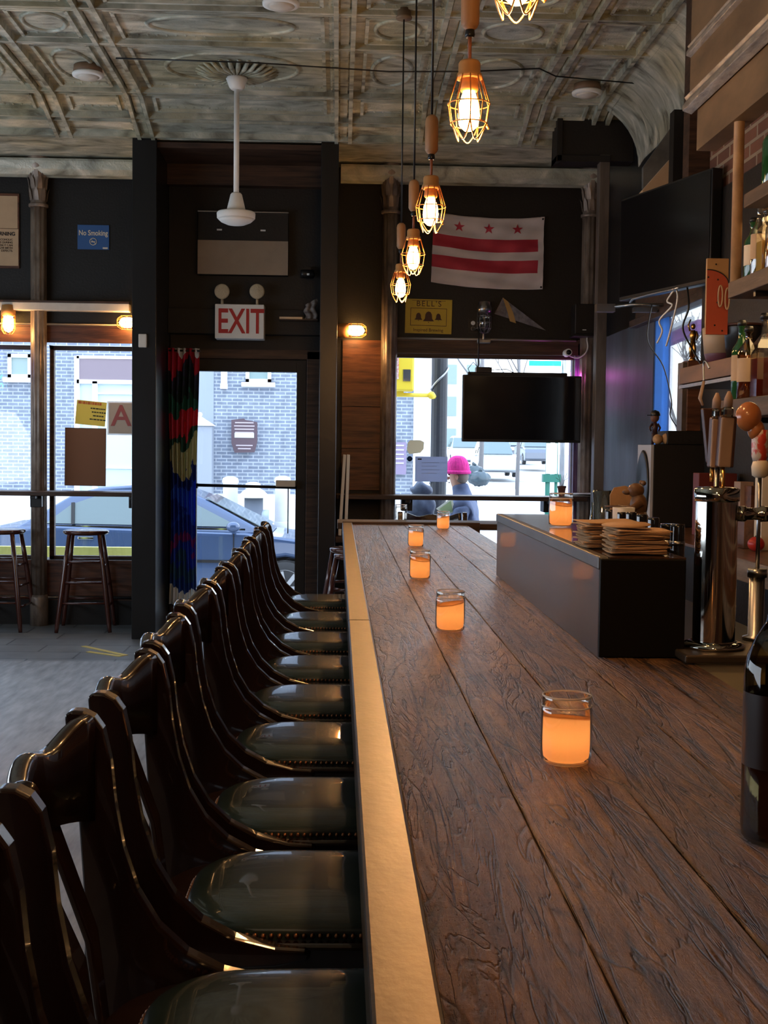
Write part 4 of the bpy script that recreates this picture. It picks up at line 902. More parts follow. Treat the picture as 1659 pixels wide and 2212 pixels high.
# ------------------------------------------------------------------ candles in jars
def wax_mat():
    m = bpy.data.materials.new('glowing_orange_wax'); m.use_nodes = True; n = m.node_tree; n.nodes.clear()
    out = n.nodes.new('ShaderNodeOutputMaterial'); a = n.nodes.new('ShaderNodeBsdfTranslucent'); d = n.nodes.new('ShaderNodeBsdfDiffuse'); mx = n.nodes.new('ShaderNodeMixShader'); mx.inputs[0].default_value = .35
    a.inputs[0].default_value = (1, .60, .27, 1); d.inputs[0].default_value = (.80, .50, .26, 1)
    n.links.new(a.outputs[0], mx.inputs[1]); n.links.new(d.outputs[0], mx.inputs[2]); n.links.new(mx.outputs[0], out.inputs[0]); return m
M['wax'] = wax_mat()
def make_jar(lit=True):
    t = thing('candle_jar' if lit else 'empty_jar', 'x', 'candle' if lit else 'jar', (0, 0, 0), group='orange candles in glass jars' if lit else None)
    R, H_ = .035, .094
    MB().lathe([(.0001, .0), (R * .80, .0), (R * .96, .004), (R, .012), (R, .070), (R * .985, .076), (R * .93, .079), (R * .95, .081), (R * .955, .092), (R * .93, H_)], n=40, close=False).build('glass_jar', M['jar_glass'], t)
    b = MB(); b.tube([(R * .945 * math.cos(2 * PI * k / 40), R * .945 * math.sin(2 * PI * k / 40), H_ - .001) for k in range(40)], .0014, 6, closed=True); GLP = mat('glass_lip', (.8, .74, .66), .08, trans=.6); b.build('glass_rim', GLP, t); b = MB(); b.tube([(R * .97 * math.cos(2 * PI * k / 40), R * .97 * math.sin(2 * PI * k / 40), .079) for k in range(40)], .0011, 6, closed=True)
    b.build('neck_ring', GLP, t); b = MB(); b.tube([(R * .86 * math.cos(2 * PI * k / 40), R * .86 * math.sin(2 * PI * k / 40), .0025) for k in range(40)], .002, 6, closed=True); b.build('base_ring', GLP, t)
    if lit:
        r = R - .003; b = MB(); n_ = 32
        vs = []
        for rr, z in ((r * .80, .004), (r * .97, .009), (r, .016), (r, .064)):
            vs += [(rr * math.cos(2 * PI * k / n_), rr * math.sin(2 * PI * k / n_), z + (.005 * math.cos(2 * PI * k / n_ + 2.4) if z > .05 else 0)) for k in range(n_)]
        for rr, dz in ((r * .9, -.005), (r * .5, -.010), (r * .1, -.011)):
            vs += [(rr * math.cos(2 * PI * k / n_), rr * math.sin(2 * PI * k / n_), .064 + dz + .005 * (rr / r) * math.cos(2 * PI * k / n_ + 2.4)) for k in range(n_)]
        fs = [(i * n_ + k, i * n_ + (k + 1) % n_, (i + 1) * n_ + (k + 1) % n_, (i + 1) * n_ + k) for i in range(6) for k in range(n_)] + [tuple(range(n_))[::-1], tuple(6 * n_ + k for k in range(n_))]
        b._add(vs, fs, True); b.build('wax', M['wax'], t)
        MB().tube([(0, 0, .046), (.001, 0, .054)], .0008, 5).build('wick', M['black_ink'], t)
        lamp('candle_glow', 'POINT', (0, 0, .040), .045, (1, .66, .36), .010, parent=t)
    return t
jar = make_jar()
jl = [((1222, 1648), BZ, 'largest orange candle jar standing alone in the foreground of the planks'), ((972, 1362), BZ, 'orange candle jar in mid bar, second nearest the viewer'), ((907, 1250), BZ, 'orange candle jar beyond the mid bar one, before two smaller jars'),
      ((898, 1181), BZ, 'orange candle jar next to the farthest one on the planks'), ((957, 1143), BZ + .0, 'farthest orange candle jar at the end rail of the bar'), ((1211, 1137), 1.25, 'orange candle jar standing on top of the raised metal box')]
for i, (q, z, l) in enumerate(jl):
    p = onZ(*q, z)
    z += .001
    if i == 0: jar.location = (p.x, p.y, z); jar['label'] = l; jar.rotation_euler = (0, 0, .4)
    else: dup(jar, (p.x, p.y, z), .4 + 2.1 * i, l)
ej = make_jar(False); ej['label'] = 'clear empty jar standing at the far ledge left of the dark chair'; p = onZ(863, 1121, BZ + .006); ej.location = (p.x, min(p.y, BYF + .25), BZ + .006)

# ------------------------------------------------------------------ raised service box on the bar
KX0, KX1, KY0, KY1, KZ = .543, .722, 2.60, 4.30, 1.25
t = thing('service_box', 'long raised service box with grey side, wood top and black end', 'bar box', (KX0, KY0, BZ + .001))
w_, l_, h_ = KX1 - KX0, KY1 - KY0, KZ - BZ - .001
MB().box(0, .012, .004, l_, 0, h_ - .028).build('side_panel', M['gray_metal'], t)
MB().box(0, w_, -.004, .010, 0, h_ - .004).build('end_panel', mat('flat_black', (.0045, .0042, .004), .5, spec=.2), t, bevel=.003)
MB().box(.012, w_, .010, l_, 0, h_ - .02).build('carcass', M['black_wall'], t)
MB().box(-.004, .020, .0, l_, h_ - .028, h_).build('metal_edge', M['edge_metal'], t, bevel=.004)
MB().box(.020, w_, .0, l_, h_ - .02, h_ - .001).build('wood_top', mat('varnished_dark_top', (.10, .045, .022), .22, col2=(.035, .016, .010), vscale=(60, 4, 10), coat=.5), t)
# stacks of brown napkins
M['kraft'] = mat('kraft_paper', (.48, .28, .14), .85, var=.18, vscale=(30, 30, 30))
def napkin(pts, z, th, label, grp, wob=.0):
    b = MB(); n = len(pts); b.prism(pts, -th / 2, th / 2, 'Z'); o = b.build('paper_napkin', M['kraft']); o.location = (0, 0, z); tag(o, label, 'napkin', grp); return o
def place_stack(cx, cy, n, w, l, grp, lab, round_=False):
    z = KZ + .001
    for i in range(n):
        a = random.uniform(-.14, .14); dx, dy = random.uniform(-.006, .006), random.uniform(-.004, .004); th = .0034
        b = MB(); m_ = 10
        def fn(u, v): return ((u - .5) * w, (v - .5) * l, .0012 * math.sin(u * 5 + i) + .0010 * math.cos(v * 6 + i * 2))
        b.grid(fn, m_, m_); o = b.build('paper_napkin', M['kraft'], solid=.0028); o.location = (cx + dx, cy + dy, z + .0022 + i * th); o.rotation_euler = (0, 0, a)
        tag(o, lab if i < n - 1 else lab.replace('in', 'topmost in', 1), 'napkin', grp)
    return z + n * .0034 + .002
z1 = place_stack(.640, 2.70, 15, .115, .12, 'napkins in the near stack', 'brown paper napkin in the near stack on the service box')
z2 = place_stack(.618, 2.86, 17, .13, .13, 'napkins in the far stack', 'brown paper napkin in the far stack on the service box')
b = MB(); b.lathe([(.0001, 0), (.052, .0), (.052, .0015), (.0001, .0018)], n=40); o = b.build('round_coaster', M['kraft']); o.location = (.618, 2.70, z1 + .006); o.rotation_euler = (.05, -.04, 0); tag(o, 'round brown card coaster lying on the near napkin stack', 'coaster')

# bar back bottles and tools behind the box
def bottle_prof(R, H_, neck=.013, sh=.62):
    return [(.0001, 0), (R * .9, 0), (R, .006), (R, H_ * sh), (R * .92, H_ * (sh + .05)), (R * .55, H_ * (sh + .12)), (neck, H_ * (sh + .18)), (neck, H_ * .94), (neck * 1.25, H_ * .945), (neck * 1.25, H_)]
GL = {}
def glassm(name, tint, refl=.14):
    if name not in GL: GL[name] = thin_glass(name, tint, refl, .05)
    return GL[name]
def liquid(name, col):
    if name not in GL: GL[name] = mat(name, col, .08, coat=.6)
    return GL[name]
def bottle(loc, label, R=.037, H_=.30, body=None, cap=None, lab=None, fill=None, neck=.013, sh=.62, group=None, square=False, lz=(.30, .55), rot=0):
    t = thing('liquor_bottle', label, 'bottle', loc, rot, group)
    n = 4 if square else 26; b = MB(); b.lathe(bottle_prof(R * (1.25 if square else 1), H_, neck, sh), n=n, smooth=not square); b.build('glass', body, t, bevel=.004 if square else 0)
    if fill: b = MB(); k = .93 * (1.25 if square else 1); b.lathe([(.0001, .005), (R * k * .95, .006), (R * k, .012), (R * k, H_ * sh * .8), (.0001, H_ * sh * .8)], n=n, smooth=not square); b.build('liquid', fill, t)
    if lab:
        b = MB(); q = R * 1.012 if not square else R * 1.265
        if square: b.lathe([(q, H_ * lz[0]), (q, H_ * lz[1])], n=4, smooth=False, close=False)
        else: b.lathe([(q, H_ * lz[0]), (q, H_ * lz[1])], n=26, close=False)
        b.build('paper_label', lab, t)
    MB().lathe([(neck * 1.35, H_ * .955), (neck * 1.35, H_ * 1.0), (neck * 1.1, H_ * 1.03), (.0001, H_ * 1.03)], n=16).build('cap', cap or M['black_plastic'], t)
    return t
kx = .655
# cluster of black speed pourers and bottles standing behind / at the far part of the box
M['black_gl'] = mat('black_glossy_cap', (.008, .008, .009), .15, coat=.5)
def canister(x, y, z0, r, h, label):
    t = thing('black_canister', label, 'canister', (x, y, z0), group='black canisters behind the napkins')
    MB().lathe([(r * .96, 0), (r, .004), (r, h - .006), (r * .94, h)], n=24).build('body', M['black_gl'], t); MB().lathe([(r * 1.03, h * .82), (r * 1.03, h * .86)], n=24).build('ring', M['steel'], t); return t
cz_ = KZ + .001
for (px, top, bot, y, r) in ((1319, 1101, 1150, 3.30, .0125), (1343, 1106, 1152, 3.24, .0105), (1364, 1106, 1155, 3.18, .012), (1387, 1111, 1158, 3.12, .0115), (1412, 1118, 1165, 3.02, .012)):
    p = onX(px, top, .752 + .004 * (px % 3)); canister(p.x, p.y, 1.036, r * 1.15, p.z - 1.036, 'slim black canister in the row behind the far napkin stack')
for (px, top, y) in ((1442, 1131, 2.86), (1464, 1132, 2.80)):
    p = onY(px, top, y); canister(p.x, y, BZ, .016, p.z - BZ, 'taller black canister between napkins and beer tower')
# steel worktop under the service side, carrying those
t = thing('service_counter', 'dark steel underbar counter behind the bar planks', 'counter', (.73, 2.95, 0))
MB().box(.006, .30, -.25, 2.6, .90, 1.035).build('top', M['black_metal'], t, bevel=.006); MB().box(.02, .28, -.2, 2.5, 0, .90).build('base', M['black_wall'], t)
# white cabinet beneath the tower
p0 = onZ(1540, 1440, 1.03)
t = thing('tower_stand', 'cream cabinet with a brown steel top carrying the beer tower', 'cabinet', (.79, 2.60, 0))
MB().box(-.062, .085, -.06, .06, 0, 1.043).build('cabinet', mat('cream_laminate', (.50, .46, .36), .5), t, bevel=.003)
MB().box(-.088, .100, -.085, .085, 1.043, 1.060).build('top_plate', mat('brown_steel_plate', (.10, .075, .055), .35, .6), t, bevel=.004)
# beer tower
tx, ty, tz = onY(1537, 1420, 2.63).x, 2.62, 1.061
t = thing('beer_tower', 'polished chrome cylindrical beer tower at the right of the service box', 'beer tower', (tx, ty, tz)); hT = onY(1537, 1052, ty).z - tz; R = .0435
b = MB(); b.lathe([(.064, 0), (.064, .006), (.058, .011), (.047, .014)], n=48); b.build('base_flange', M['chrome'], t)
MB().lathe([(R, .010), (R, hT - .014)], n=56, close=False).build('column', M['chrome'], t)
MB().lathe([(R + .001, hT - .030), (R + .003, hT - .026), (R + .003, hT - .004), (R * .9, hT), (.0001, hT + .002)], n=56).build('cap', M['chrome'], t)
for k in range(6):
    a = k * PI / 3; MB().lathe([(.004, .006), (.0035, .011), (.0001, .012)], (.055 * math.cos(a), .055 * math.sin(a), 0), 10).build('bolt', M['steel'], t)
for dy in (-.0,):
    b = MB(); b.lathe([(.015, R - .005), (.017, R + .015), (.013, R + .02), (.013, R + .045), (.017, R + .05), (.016, R + .065), (.006, R + .075)], (0, 0, hT - .055), 20, 'X'); b.build('faucet_body', M['chrome'], t)
    b = MB(); b.tube(sm([(R + .055, 0, hT - .060), (R + .085, 0, hT - .062), (R + .115, 0, hT - .085), (R + .125, 0, hT - .125)]), .0075, 12); b.build('spout', M['chrome'], t)
MB().tube([(.012, -.0, hT), (.012, 0, hT + .035)], .004, 8).build('tap_stem', M['gold'], t)
# tap handles
M['handle_tan'] = mat('tan_wood_handle', (.36, .235, .17), .6, var=.15, vscale=(20, 20, 4)); M['handle_dark'] = mat('dark_handle', (.06, .025, .02), .4)
def tap_handle(px0, px1, ytop, ybot, y, label, tilt):
    p, q = onY((px0 + px1) / 2, ytop, y), onY((px0 + px1) / 2, ybot, y); w_ = (onY(px1, ytop, y).x - onY(px0, ytop, y).x); H_ = p.z - q.z
    t = thing('tap_handle', label, 'tap handle', (q.x, y, q.z), (0, tilt, 0))
    MB().box(-w_ / 2, w_ / 2, -.008, .0, 0, H_).build('face', M['handle_tan'], t, bevel=.003); MB().box(-w_ / 2, w_ / 2 + .008, .0, .02, 0, H_ + .004).build('back', M['handle_dark'], t, bevel=.003)
    b = MB(); b.box(-w_ / 2 * .8, w_ / 2 * .8, -.012, .014, H_, H_ + .022); b.build('chrome_top', M['chrome'], t, bevel=.006)
    b = MB(); b.lathe([(.009, H_ + .022), (.009, H_ + .04), (.003, H_ + .055)], n=14); b.build('finial', M['handle_tan'], t)
    MB().tube([(0, .006, 0), (0, .006, -.03)], .005, 8).build('ferrule', M['gold'], t); return t
tap_handle(1532, 1549, 905, 1010, 2.66, 'narrower tan tap handle above the beer tower, on the window side', .03)
tap_handle(1549, 1577, 902, 1009, 2.63, 'wider tan tap handle above the beer tower, on the bottle side', .05)
t = thing('paddle_tap', 'dark tapered paddle tap handle right behind the tan tap handles', 'tap handle', (0, 0, 0)); MB().tube([(onY(1550, 950, 2.755).x, 2.755, 1.036), (onY(1550, 950, 2.755).x, 2.755, onY(1550, 1000, 2.755).z)], .006, 8).build('rod', M['steel'], t)
(MB().prism([(onY(1517, 882, 2.75).x, onY(1517, 882, 2.75).z), (onY(1574, 882, 2.75).x, onY(1574, 882, 2.75).z), (onY(1566, 1012, 2.75).x, onY(1566, 1012, 2.75).z), (onY(1528, 1000, 2.75).x, onY(1528, 1000, 2.75).z)], 2.745, 2.765, 'Y').build('paddle', M['handle_dark'], t, bevel=.003))
p = onY(1617, 900, 2.9); t = thing('novelty_tap_handle', 'orange round-headed tap handle with red and white lower end', 'tap handle', (p.x, 2.9, p.z))
b = MB(); b.ball((0, 0, 0), .030, 1.0, .8, 1.15); b.ball((.018, .0, -.03), .022, .9, .8, 1.1); b.build('head', mat('orange_resin', (.45, .155, .05), .25, var=.15, coat=.5), t)
MB().lathe([(.016, -.03), (.019, -.05), (.018, -.09), (.014, -.105)], (.028, 0, 0), 16).build('body', mat('red_white_paint', (.55, .05, .03), .3, col2=(.6, .5, .42), vscale=(40, 40, 22), lo=.45, hi=.5), t)
MB().lathe([(.016, -.10), (.020, -.115), (.018, -.135), (.010, -.14)], (.030, 0, 0), 14).build('foot', M['cream_paper'], t); MB().tube([(.03, .0, -.135), (.03, .0, -.36)], .005, 8).build('stem', M['steel'], t)
# second tower post behind carrying it
p2 = p + Vector((.03, 0, 0)); t = thing('rear_tap_base', 'dim steel tap column standing behind the beer tower on the right', 'beer tower', (p2.x, 2.9, 1.036)); MB().lathe([(.03, 0), (.03, .006), (.018, .01), (.018, p.z - .36 - 1.036)], n=24).build('column', M['steel'], t); MB().lathe([(.022, p.z - .37 - 1.036), (.022, p.z - .35 - 1.036)], n=20).build('collar', M['steel'], t)

# bear figure, menu card, cup, glass of straws behind the box
by = 3.55
p = onY(1370, 1150, by); zt = onY(1375, 1036, by).z; z0 = zt - .19
o = MB().box(-.05, .04, -.05, .05, 0, z0 - 1.037).build('tea_tin', M['black_gl'], bevel=.004); o.location = (onY(1382, 1100, by).x, by, 1.036); tag(o, 'black tin box the bear figure stands on', 'tin')
t = thing('bear_figure', 'small brown carved bear holding a tray, standing behind the black canisters', 'figurine', (onY(1382, 1100, by).x, by, z0))
BR = mat('brown_carved_bear', (.17, .085, .04), .45, var=.5, vscale=(40, 40, 40), bump=.2); H_ = zt - z0
b = MB(); b.ball((0, 0, H_ * .30), H_ * .20, .8, .8, 1.35); b.ball((-.004, 0, H_ * .62), H_ * .15, .85, .8, 1.3); b.ball((-.012, 0, H_ * .84), H_ * .115, 1.1, .85, .95); b.ball((-.036, 0, H_ * .815), H_ * .055, 1.4, .8, .8)
for sy in (-1, 1): b.ball((.006, sy * .014, H_ * .95), H_ * .038); b.tube([(0, sy * .018, H_ * .66), (-.03, sy * .02, H_ * .56), (-.058, sy * .014, H_ * .58)], [.012, .010, .008], 8); b.tube([(.0, sy * .016, H_ * .25), (-.004, sy * .02, H_ * .1), (-.02, sy * .02, .008)], [.018, .014, .012], 8)
b.build('body', BR, t); MB().lathe([(.03, H_ * .585), (.034, H_ * .60), (.03, H_ * .61)], (-.066, 0, 0), 20).build('tray', mat('dark_tray', (.06, .025, .015), .4), t)
p0, p1 = onY(1318, 1062, 3.75), onY(1372, 1150, 3.75)
b = MB(); b.prism([(p0.x, p0.z - .01), (p0.x + .012, p0.z + .012), (p0.x + .045, p0.z + .018), (p1.x, p0.z + .004), (p1.x + .004, 1.04), (p0.x + .008, 1.04)], 3.75, 3.756, 'Y'); tag(b.build('menu_card', M['kraft']), 'tan paper menu card leaning behind the bear figure', 'card')
p = onY(1347, 1112, 3.42); t = thing('white_cup', 'white cup under the bear figure arm', 'cup', (p.x, 3.42, 1.036)); MB().lathe([(.020, 0), (.024, .004), (.03, p.z - 1.036 + .02), (.028, p.z - 1.036 + .02), (.022, .01)], n=24, close=False).build('bowl', mat('cup_white', (.50, .50, .52), .4), t); MB().tube([(.028, 0, .04), (.04, 0, .05), (.04, 0, .075), (.029, 0, .085)], .004, 8).build('handle', M['white'], t)
p = onY(1306, 1060, 3.95); t = thing('tumbler_glass', 'clear tumbler with dark garnish beside the menu card', 'glass', (p.x, 3.95, 1.036)); hg = onY(1306, 1060, 3.95).z - 1.036
MB().lathe([(.024, 0), (.026, .003), (.036, hg), (.035, hg), (.025, .01)], n=28, close=False).build('glass', M['bottle_clear'], t); b = MB(); 
for k in range(9): b.ball((.018 * math.cos(k * 2.4), .018 * math.sin(k * 2.4), hg * .72 + .006 * (k % 3)), .009, n=8, m=6)
b.build('garnish', M['handle_dark'], t); MB().lathe([(.001, hg * .45), (.026, hg * .5), (.03, hg * .68), (.001, hg * .7)], n=20).build('filling', mat('grey_filling', (.35, .32, .3), .7), t)
b = MB(); p = onY(1288, 1130, 4.05)
t = thing('chrome_tongs', 'bent chrome strainer handles shining at the far side of the box', 'bar tool', (p.x, 4.05, 1.036)); h9 = onY(1288, 1086, 4.05).z - 1.036
for k in range(3): b.tube([(-.02 + .014 * k, .01 * k, 0), (-.02 + .014 * k, .01 * k, h9 * .7), (-.012 + .014 * k, .01 * k, h9 * (1 - .06 * k)), (.004 + .014 * k, .01 * k, h9 * (.9 - .06 * k)), (.01 + .014 * k, .01 * k, h9 * .5), (.012 + .014 * k, .01 * k, 0)], .0045, 8)
b.build('handles', M['chrome'], t); MB().box(-.03, .05, -.01, .03, 0, .012).build('clip', M['steel'], t)

# foreground bottle at the right edge
t = thing('whiskey_bottle', 'large dark red-brown bottle with black label cut off by the right edge', 'bottle', (.4905, 1.372, BZ + .001)); R = .0405
MB().lathe([(.0001, 0), (R * .86, 0), (R * .97, .006), (R, .018), (R, .188), (R * .93, .205), (R * .70, .226), (R * .45, .243), (.015, .262), (.014, .315), (.017, .317), (.017, .33)], n=48).build('glass', thin_glass('smoky_green_glass', (.62, .56, .36), .035, .03), t)
MB().lathe([(.0001, .004), (R * .93, .006), (R * .955, .02), (R * .955, .155), (.0001, .155)], n=40).build('liquid', liquid('dark_whiskey', (.075, .016, .005)), t)
MB().lathe([(R * 1.006, .085), (R * 1.006, .166)], n=48, close=False).build('label', mat('black_label', (.018, .007, .004), .30), t); MB().lathe([(.018, .318), (.018, .345), (.0001, .347)], n=20).build('cap', M['black_plastic'], t)

# ------------------------------------------------------------------ back bar
BX, BZZ = 1.53, onX(1589, 1203, 1.53).z
t = thing('back_bar_counter', 'thick wooden back bar counter with dark cupboards beneath', 'counter', (BX, 4.6, 0))
y_end = onX(1589, 1203, BX).y
M['back_wood'] = mat('back_bar_wood', (.17, .075, .035), .4, col2=(.06, .028, .014), vscale=(30, 3, 20), coat=.2)
MB().box(.0, .42, -3.5, 7.05 - 4.6, BZZ - .012, BZZ).build('worktop', M['back_wood'], t)
MB().box(-.004, .02, -3.5, y_end - 4.6, BZZ - .085, BZZ - .002).build('plank_edge', mat('grey_plank_edge', (.26, .20, .155), .6, col2=(.12, .085, .06), vscale=(30, 4, 30), bump=.3), t, bevel=.004)
MB().box(.06, .42, -3.5, 2.4, 0, BZZ - .012).build('cupboard', M['black_wall'], t)
# open dark bay with a bottle inside
bottle((1.50, onX(1628, 1375, 1.50).y, .70), 'small clear bottle glinting in the dark under the back bar', R=.022, H_=.20, body=M['bottle_clear'], lab=M['handle_dark'])
lo = wb('trim_19', [(1.44, 1.54, 3.0, 6.9, .66, .699)], M['black_metal'])
# things on the back bar counter
def on_back(px, py, name, label, cat, fn, x=1.66): p = onX(px, py, x); t = thing(name, label, cat, (x, p.y, BZZ)); fn(t); return t
def tomato(t): MB().ball((0, 0, .030), .034, 1, 1, .9, 20, 14).build('skin', mat('tomato_red', (.50, .035, .025), .3, var=.2), t); MB().lathe([(.008, .058), (.004, .064)], n=8).build('stem', mat('green_stem', (.05, .12, .03), .6), t)
on_back(1634, 1145, 'red_fruit', 'round red fruit on the back bar counter at the right edge', 'fruit', tomato, 1.70)
o = MB().box(-.05, .05, -.07, .07, 0, .016).build('cutting_board', M['tan_paper'], bevel=.003); q = onZ(1640, 1182, BZZ); o.location = (1.62, q.y, BZZ + .001); tag(o, 'small pale wooden board on the edge of the back bar counter', 'board')
for px, py, w_, h_, l in ((1600, 1090, .03, .10, 'brown paper box'), (1608, 1042, .028, .08, 'tan paper carton'), (1655, 1050, .03, .20, 'cream paper carton')):
    pass
p0 = onX(1611, 1075, 1.78)
for (px, py0, py1, x, l, mt) in ((1616, 1112, 1180, 1.72, 'brown carton low on the back bar counter behind the faucet', 'back_wood'), (1607, 1041, 1090, 1.82, 'small tan carton standing taller behind the faucet', 'handle_tan'), (1630, 1050, 1090, 1.84, 'reddish carton beside the small tan carton', 'brown_wood'), (1655, 1022, 1120, 1.76, 'cream carton at the right edge above the faucet', 'cream_paper')):
    a, c_ = onX(px, py0, x), onX(px, py1, x); o = MB().box(-.03, .03, -.045, .045, 0, max(.06, a.z - BZZ)).build('paper_carton', M[mt], bevel=.002); o.location = (x, a.y, BZZ + .001); tag(o, l, 'carton')
# red lettered box behind the tower
q0, q1 = onY(1510, 1022, 6.0), onY(1592, 1052, 6.0)
t = thing('lettered_box', 'dark red box with tan letters behind the beer tower top', 'box', ((q0.x + q1.x) / 2, 6.05, BZZ)); w_ = (q1.x - q0.x) / 2
MB().box(-w_, w_, -.05, .05, 0, q0.z - BZZ).build('box_body', mat('dark_red_card', (.14, .02, .015), .5), t, bevel=.003); text('lettering', 'I  N', M['tan_paper'], (0, -.0515, (q0.z - BZZ) * .62), .085, t)
# big speaker and the things on it
sp0, sp1 = onY(1407, 960, 6.65), onY(1530, 1140, 6.65)
t = thing('stereo_speaker', 'big black loudspeaker cabinet with a grey face toward the window', 'speaker', (sp0.x, 6.65, BZZ)); w_, h_ = sp1.x - sp0.x, sp0.z - BZZ
MB().box(.012, w_, 0, .30, 0, h_).build('cabinet', M['black_wall'], t, bevel=.006); MB().box(0, .014, .002, .298, .002, h_ - .002).build('baffle', mat('grey_baffle', (.42, .43, .46), .5), t)
MB().lathe([(.125, 0), (.13, -.006), (.12, -.012), (.05, .008), (.0001, -.004)], (-.001, .15, h_ * .50), 36, 'X', 1, 1.45).build('woofer', M['black_plastic'], t)
q0, q1 = onY(1440, 931, 6.7), onY(1530, 960, 6.7)
o = MB().box(0, q1.x - q0.x, 0, .24, 0, q0.z - sp0.z).build('equipment_box', M['black_wall'], bevel=.004); o.location = (q0.x, 6.68, BZZ + h_ + .001); tag(o, 'flat black box lying on the big loudspeaker', 'box')
zt_ = BZZ + h_ + .001 + (q0.z - sp0.z) + .001
q0, q1 = onY(1463, 778, 6.75), onY(1513, 935, 6.75)
t = thing('trophy', 'gold figure trophy on a tall brown wooden column', 'trophy', ((q0.x + q1.x) / 2 + .028, 6.80, zt_)); w_, h2 = (q1.x - q0.x) / 2, q0.z - zt_
MB().box(-w_ * .6, w_, -.06, .06, 0, h2).build('column', M['brown_wood'], t, bevel=.004); MB().box(-w_ * .95, -w_ * .6, -.05, .05, .0, h2 - .01).build('side_plate', M['chrome'] if 0 else mat('dull_plaque', (.20, .15, .12), .4, .5, var=.4), t)
b = MB(); hg = onY(1490, 688, 6.75).z - zt_ - h2
b.lathe([(.02, h2), (.018, h2 + .01), (.010, h2 + .02)], n=16)
b.tube([(-.008, 0, h2 + .02), (-.010, 0, h2 + hg * .30), (0, 0, h2 + hg * .5)], [.009, .010, .012], 8); b.tube([(.008, 0, h2 + .02), (.010, 0, h2 + hg * .30), (0, 0, h2 + hg * .5)], [.009, .010, .012], 8)
b.tube([(0, 0, h2 + hg * .48), (0, 0, h2 + hg * .62), (0, 0, h2 + hg * .74)], [.012, .019, .012], 10); b.ball((0, 0, h2 + hg * .83), .013, 1, 1, 1.2, 10, 8)
b.tube([(-.016, 0, h2 + hg * .72), (-.026, 0, h2 + hg * .86), (-.014, 0, h2 + hg * 1.0)], [.006, .005, .004], 8); b.tube([(.016, 0, h2 + hg * .72), (.026, 0, h2 + hg * .6), (.02, 0, h2 + hg * .5)], [.006, .005, .004], 8)
b.build('gold_figure', M['gold'], t)
q = onY(1412, 960, 6.8)
t = thing('bobblehead_figure', 'small dark figurine with a baseball cap on the big loudspeaker', 'figurine', (q.x, 6.78, BZZ + h_ + .001)); hb = onY(1412, 886, 6.8).z - (BZZ + h_)
b = MB(); b.tube([(-.012, 0, 0), (-.010, 0, hb * .25), (0, 0, hb * .35)], [.008, .009, .011], 8); b.tube([(.012, 0, 0), (.010, 0, hb * .25), (0, 0, hb * .35)], [.008, .009, .011], 8); b.tube([(0, 0, hb * .32), (0, 0, hb * .5), (0, 0, hb * .64)], [.013, .017, .010], 10); b.tube([(-.014, 0, hb * .6), (-.03, 0, hb * .48), (-.02, 0, hb * .38)], [.006, .006, .005], 6); b.tube([(.014, 0, hb * .6), (.028, 0, hb * .48), (.02, 0, hb * .38)], [.006, .006, .005], 6); b.build('body', mat('figure_dark', (.045, .02, .02), .4), t)
MB().ball((-.002, 0, hb * .78), .024, 1, 1, 1.15).build('head', mat('figure_skin', (.16, .07, .045), .5), t)
b = MB(); b.lathe([(.026, hb * .82), (.027, hb * .88), (.02, hb * .96), (.0001, hb)], n=20); b.box(-.048, -.012, -.016, .016, hb * .83, hb * .85); b.build('cap', M['black_plastic'], t, bevel=.002)
for k, (px, r) in enumerate(((1421, .027), (1441, .030))):
    q = onY(px, 945, 6.72); o = MB().ball((0, 0, r), r, 1, 1, 1, 20, 14).build('baseball', mat('tan_ball', (.50, .30, .14), .6, var=.25)); o.location = (q.x, 6.72, BZZ + h_ + .001); tag(o, ['smaller tan ball by the capped figurine', 'larger tan ball beside the flat black box'][k], 'ball')

# shelves with bottles
M['shelf_wood'] = mat('rough_shelf_board', (.115, .066, .038), .6, col2=(.045, .026, .015), vscale=(30, 3, 30), bump=.25)
SXF = 1.47
def shelf(zt_, y1, label, th=.068, dx=0, y0=1.5):
    t = thing('bottle_shelf', label, 'shelf', (SXF + dx, y1, zt_)); MB().box(0, .40, y0 - y1, 0, -th, 0).build('board', M['shelf_wood'], t, bevel=.003)
    for yy in (-.25, -1.4): b = MB(); b.box(.02, .40, yy - .012, yy + .012, -th - .02, -th); b.build('bracket', M['black_metal'], t)
    return t
z_low, z_mid, z_top = onX(1570, 864, SXF).z, onX(1575, 610, SXF).z, onX(1607, 420, SXF).z
yl, ym, yt = onX(1568, 864, SXF).y, onX(1573, 612, SXF).y, onX(1607, 420, SXF).y
shelf(z_low, yl + .12, 'lower wooden bottle shelf, the one carrying green and amber bottles'); shelf(z_mid, ym, 'middle wooden bottle shelf just above the amber bottles', .06); shelf(z_top, yt, 'topmost wooden bottle shelf under the brick wall', .05)
zfar = onX(1518, 787, 1.62).z; t = thing('bottle_shelf', 'short wooden shelf holding the small bucket behind the trophy', 'shelf', (1.60, 5.5, zfar)); MB().box(0, .35, -.35, .45, -.075, 0).build('board', mat('amber_shelf', (.20, .09, .04), .5, var=.4, vscale=(10, 2, 10)), t, bevel=.003); MB().box(0, .35, -.36, .46, -.095, -.08).build('lip', M['steel'], t)
t = thing('ice_bucket', 'cream and purple bucket on the short shelf behind the trophy', 'bucket', (1.72, 5.72, zfar + .001)); MB().lathe([(.055, 0), (.07, .05), (.07, .052)], n=28).build('lower_band', mat('dull_purple', (.12, .05, .08), .4), t); MB().lathe([(.0705, .052), (.082, .165), (.076, .168)], n=28).build('upper_band', mat('dull_cream', (.40, .31, .22), .5), t)
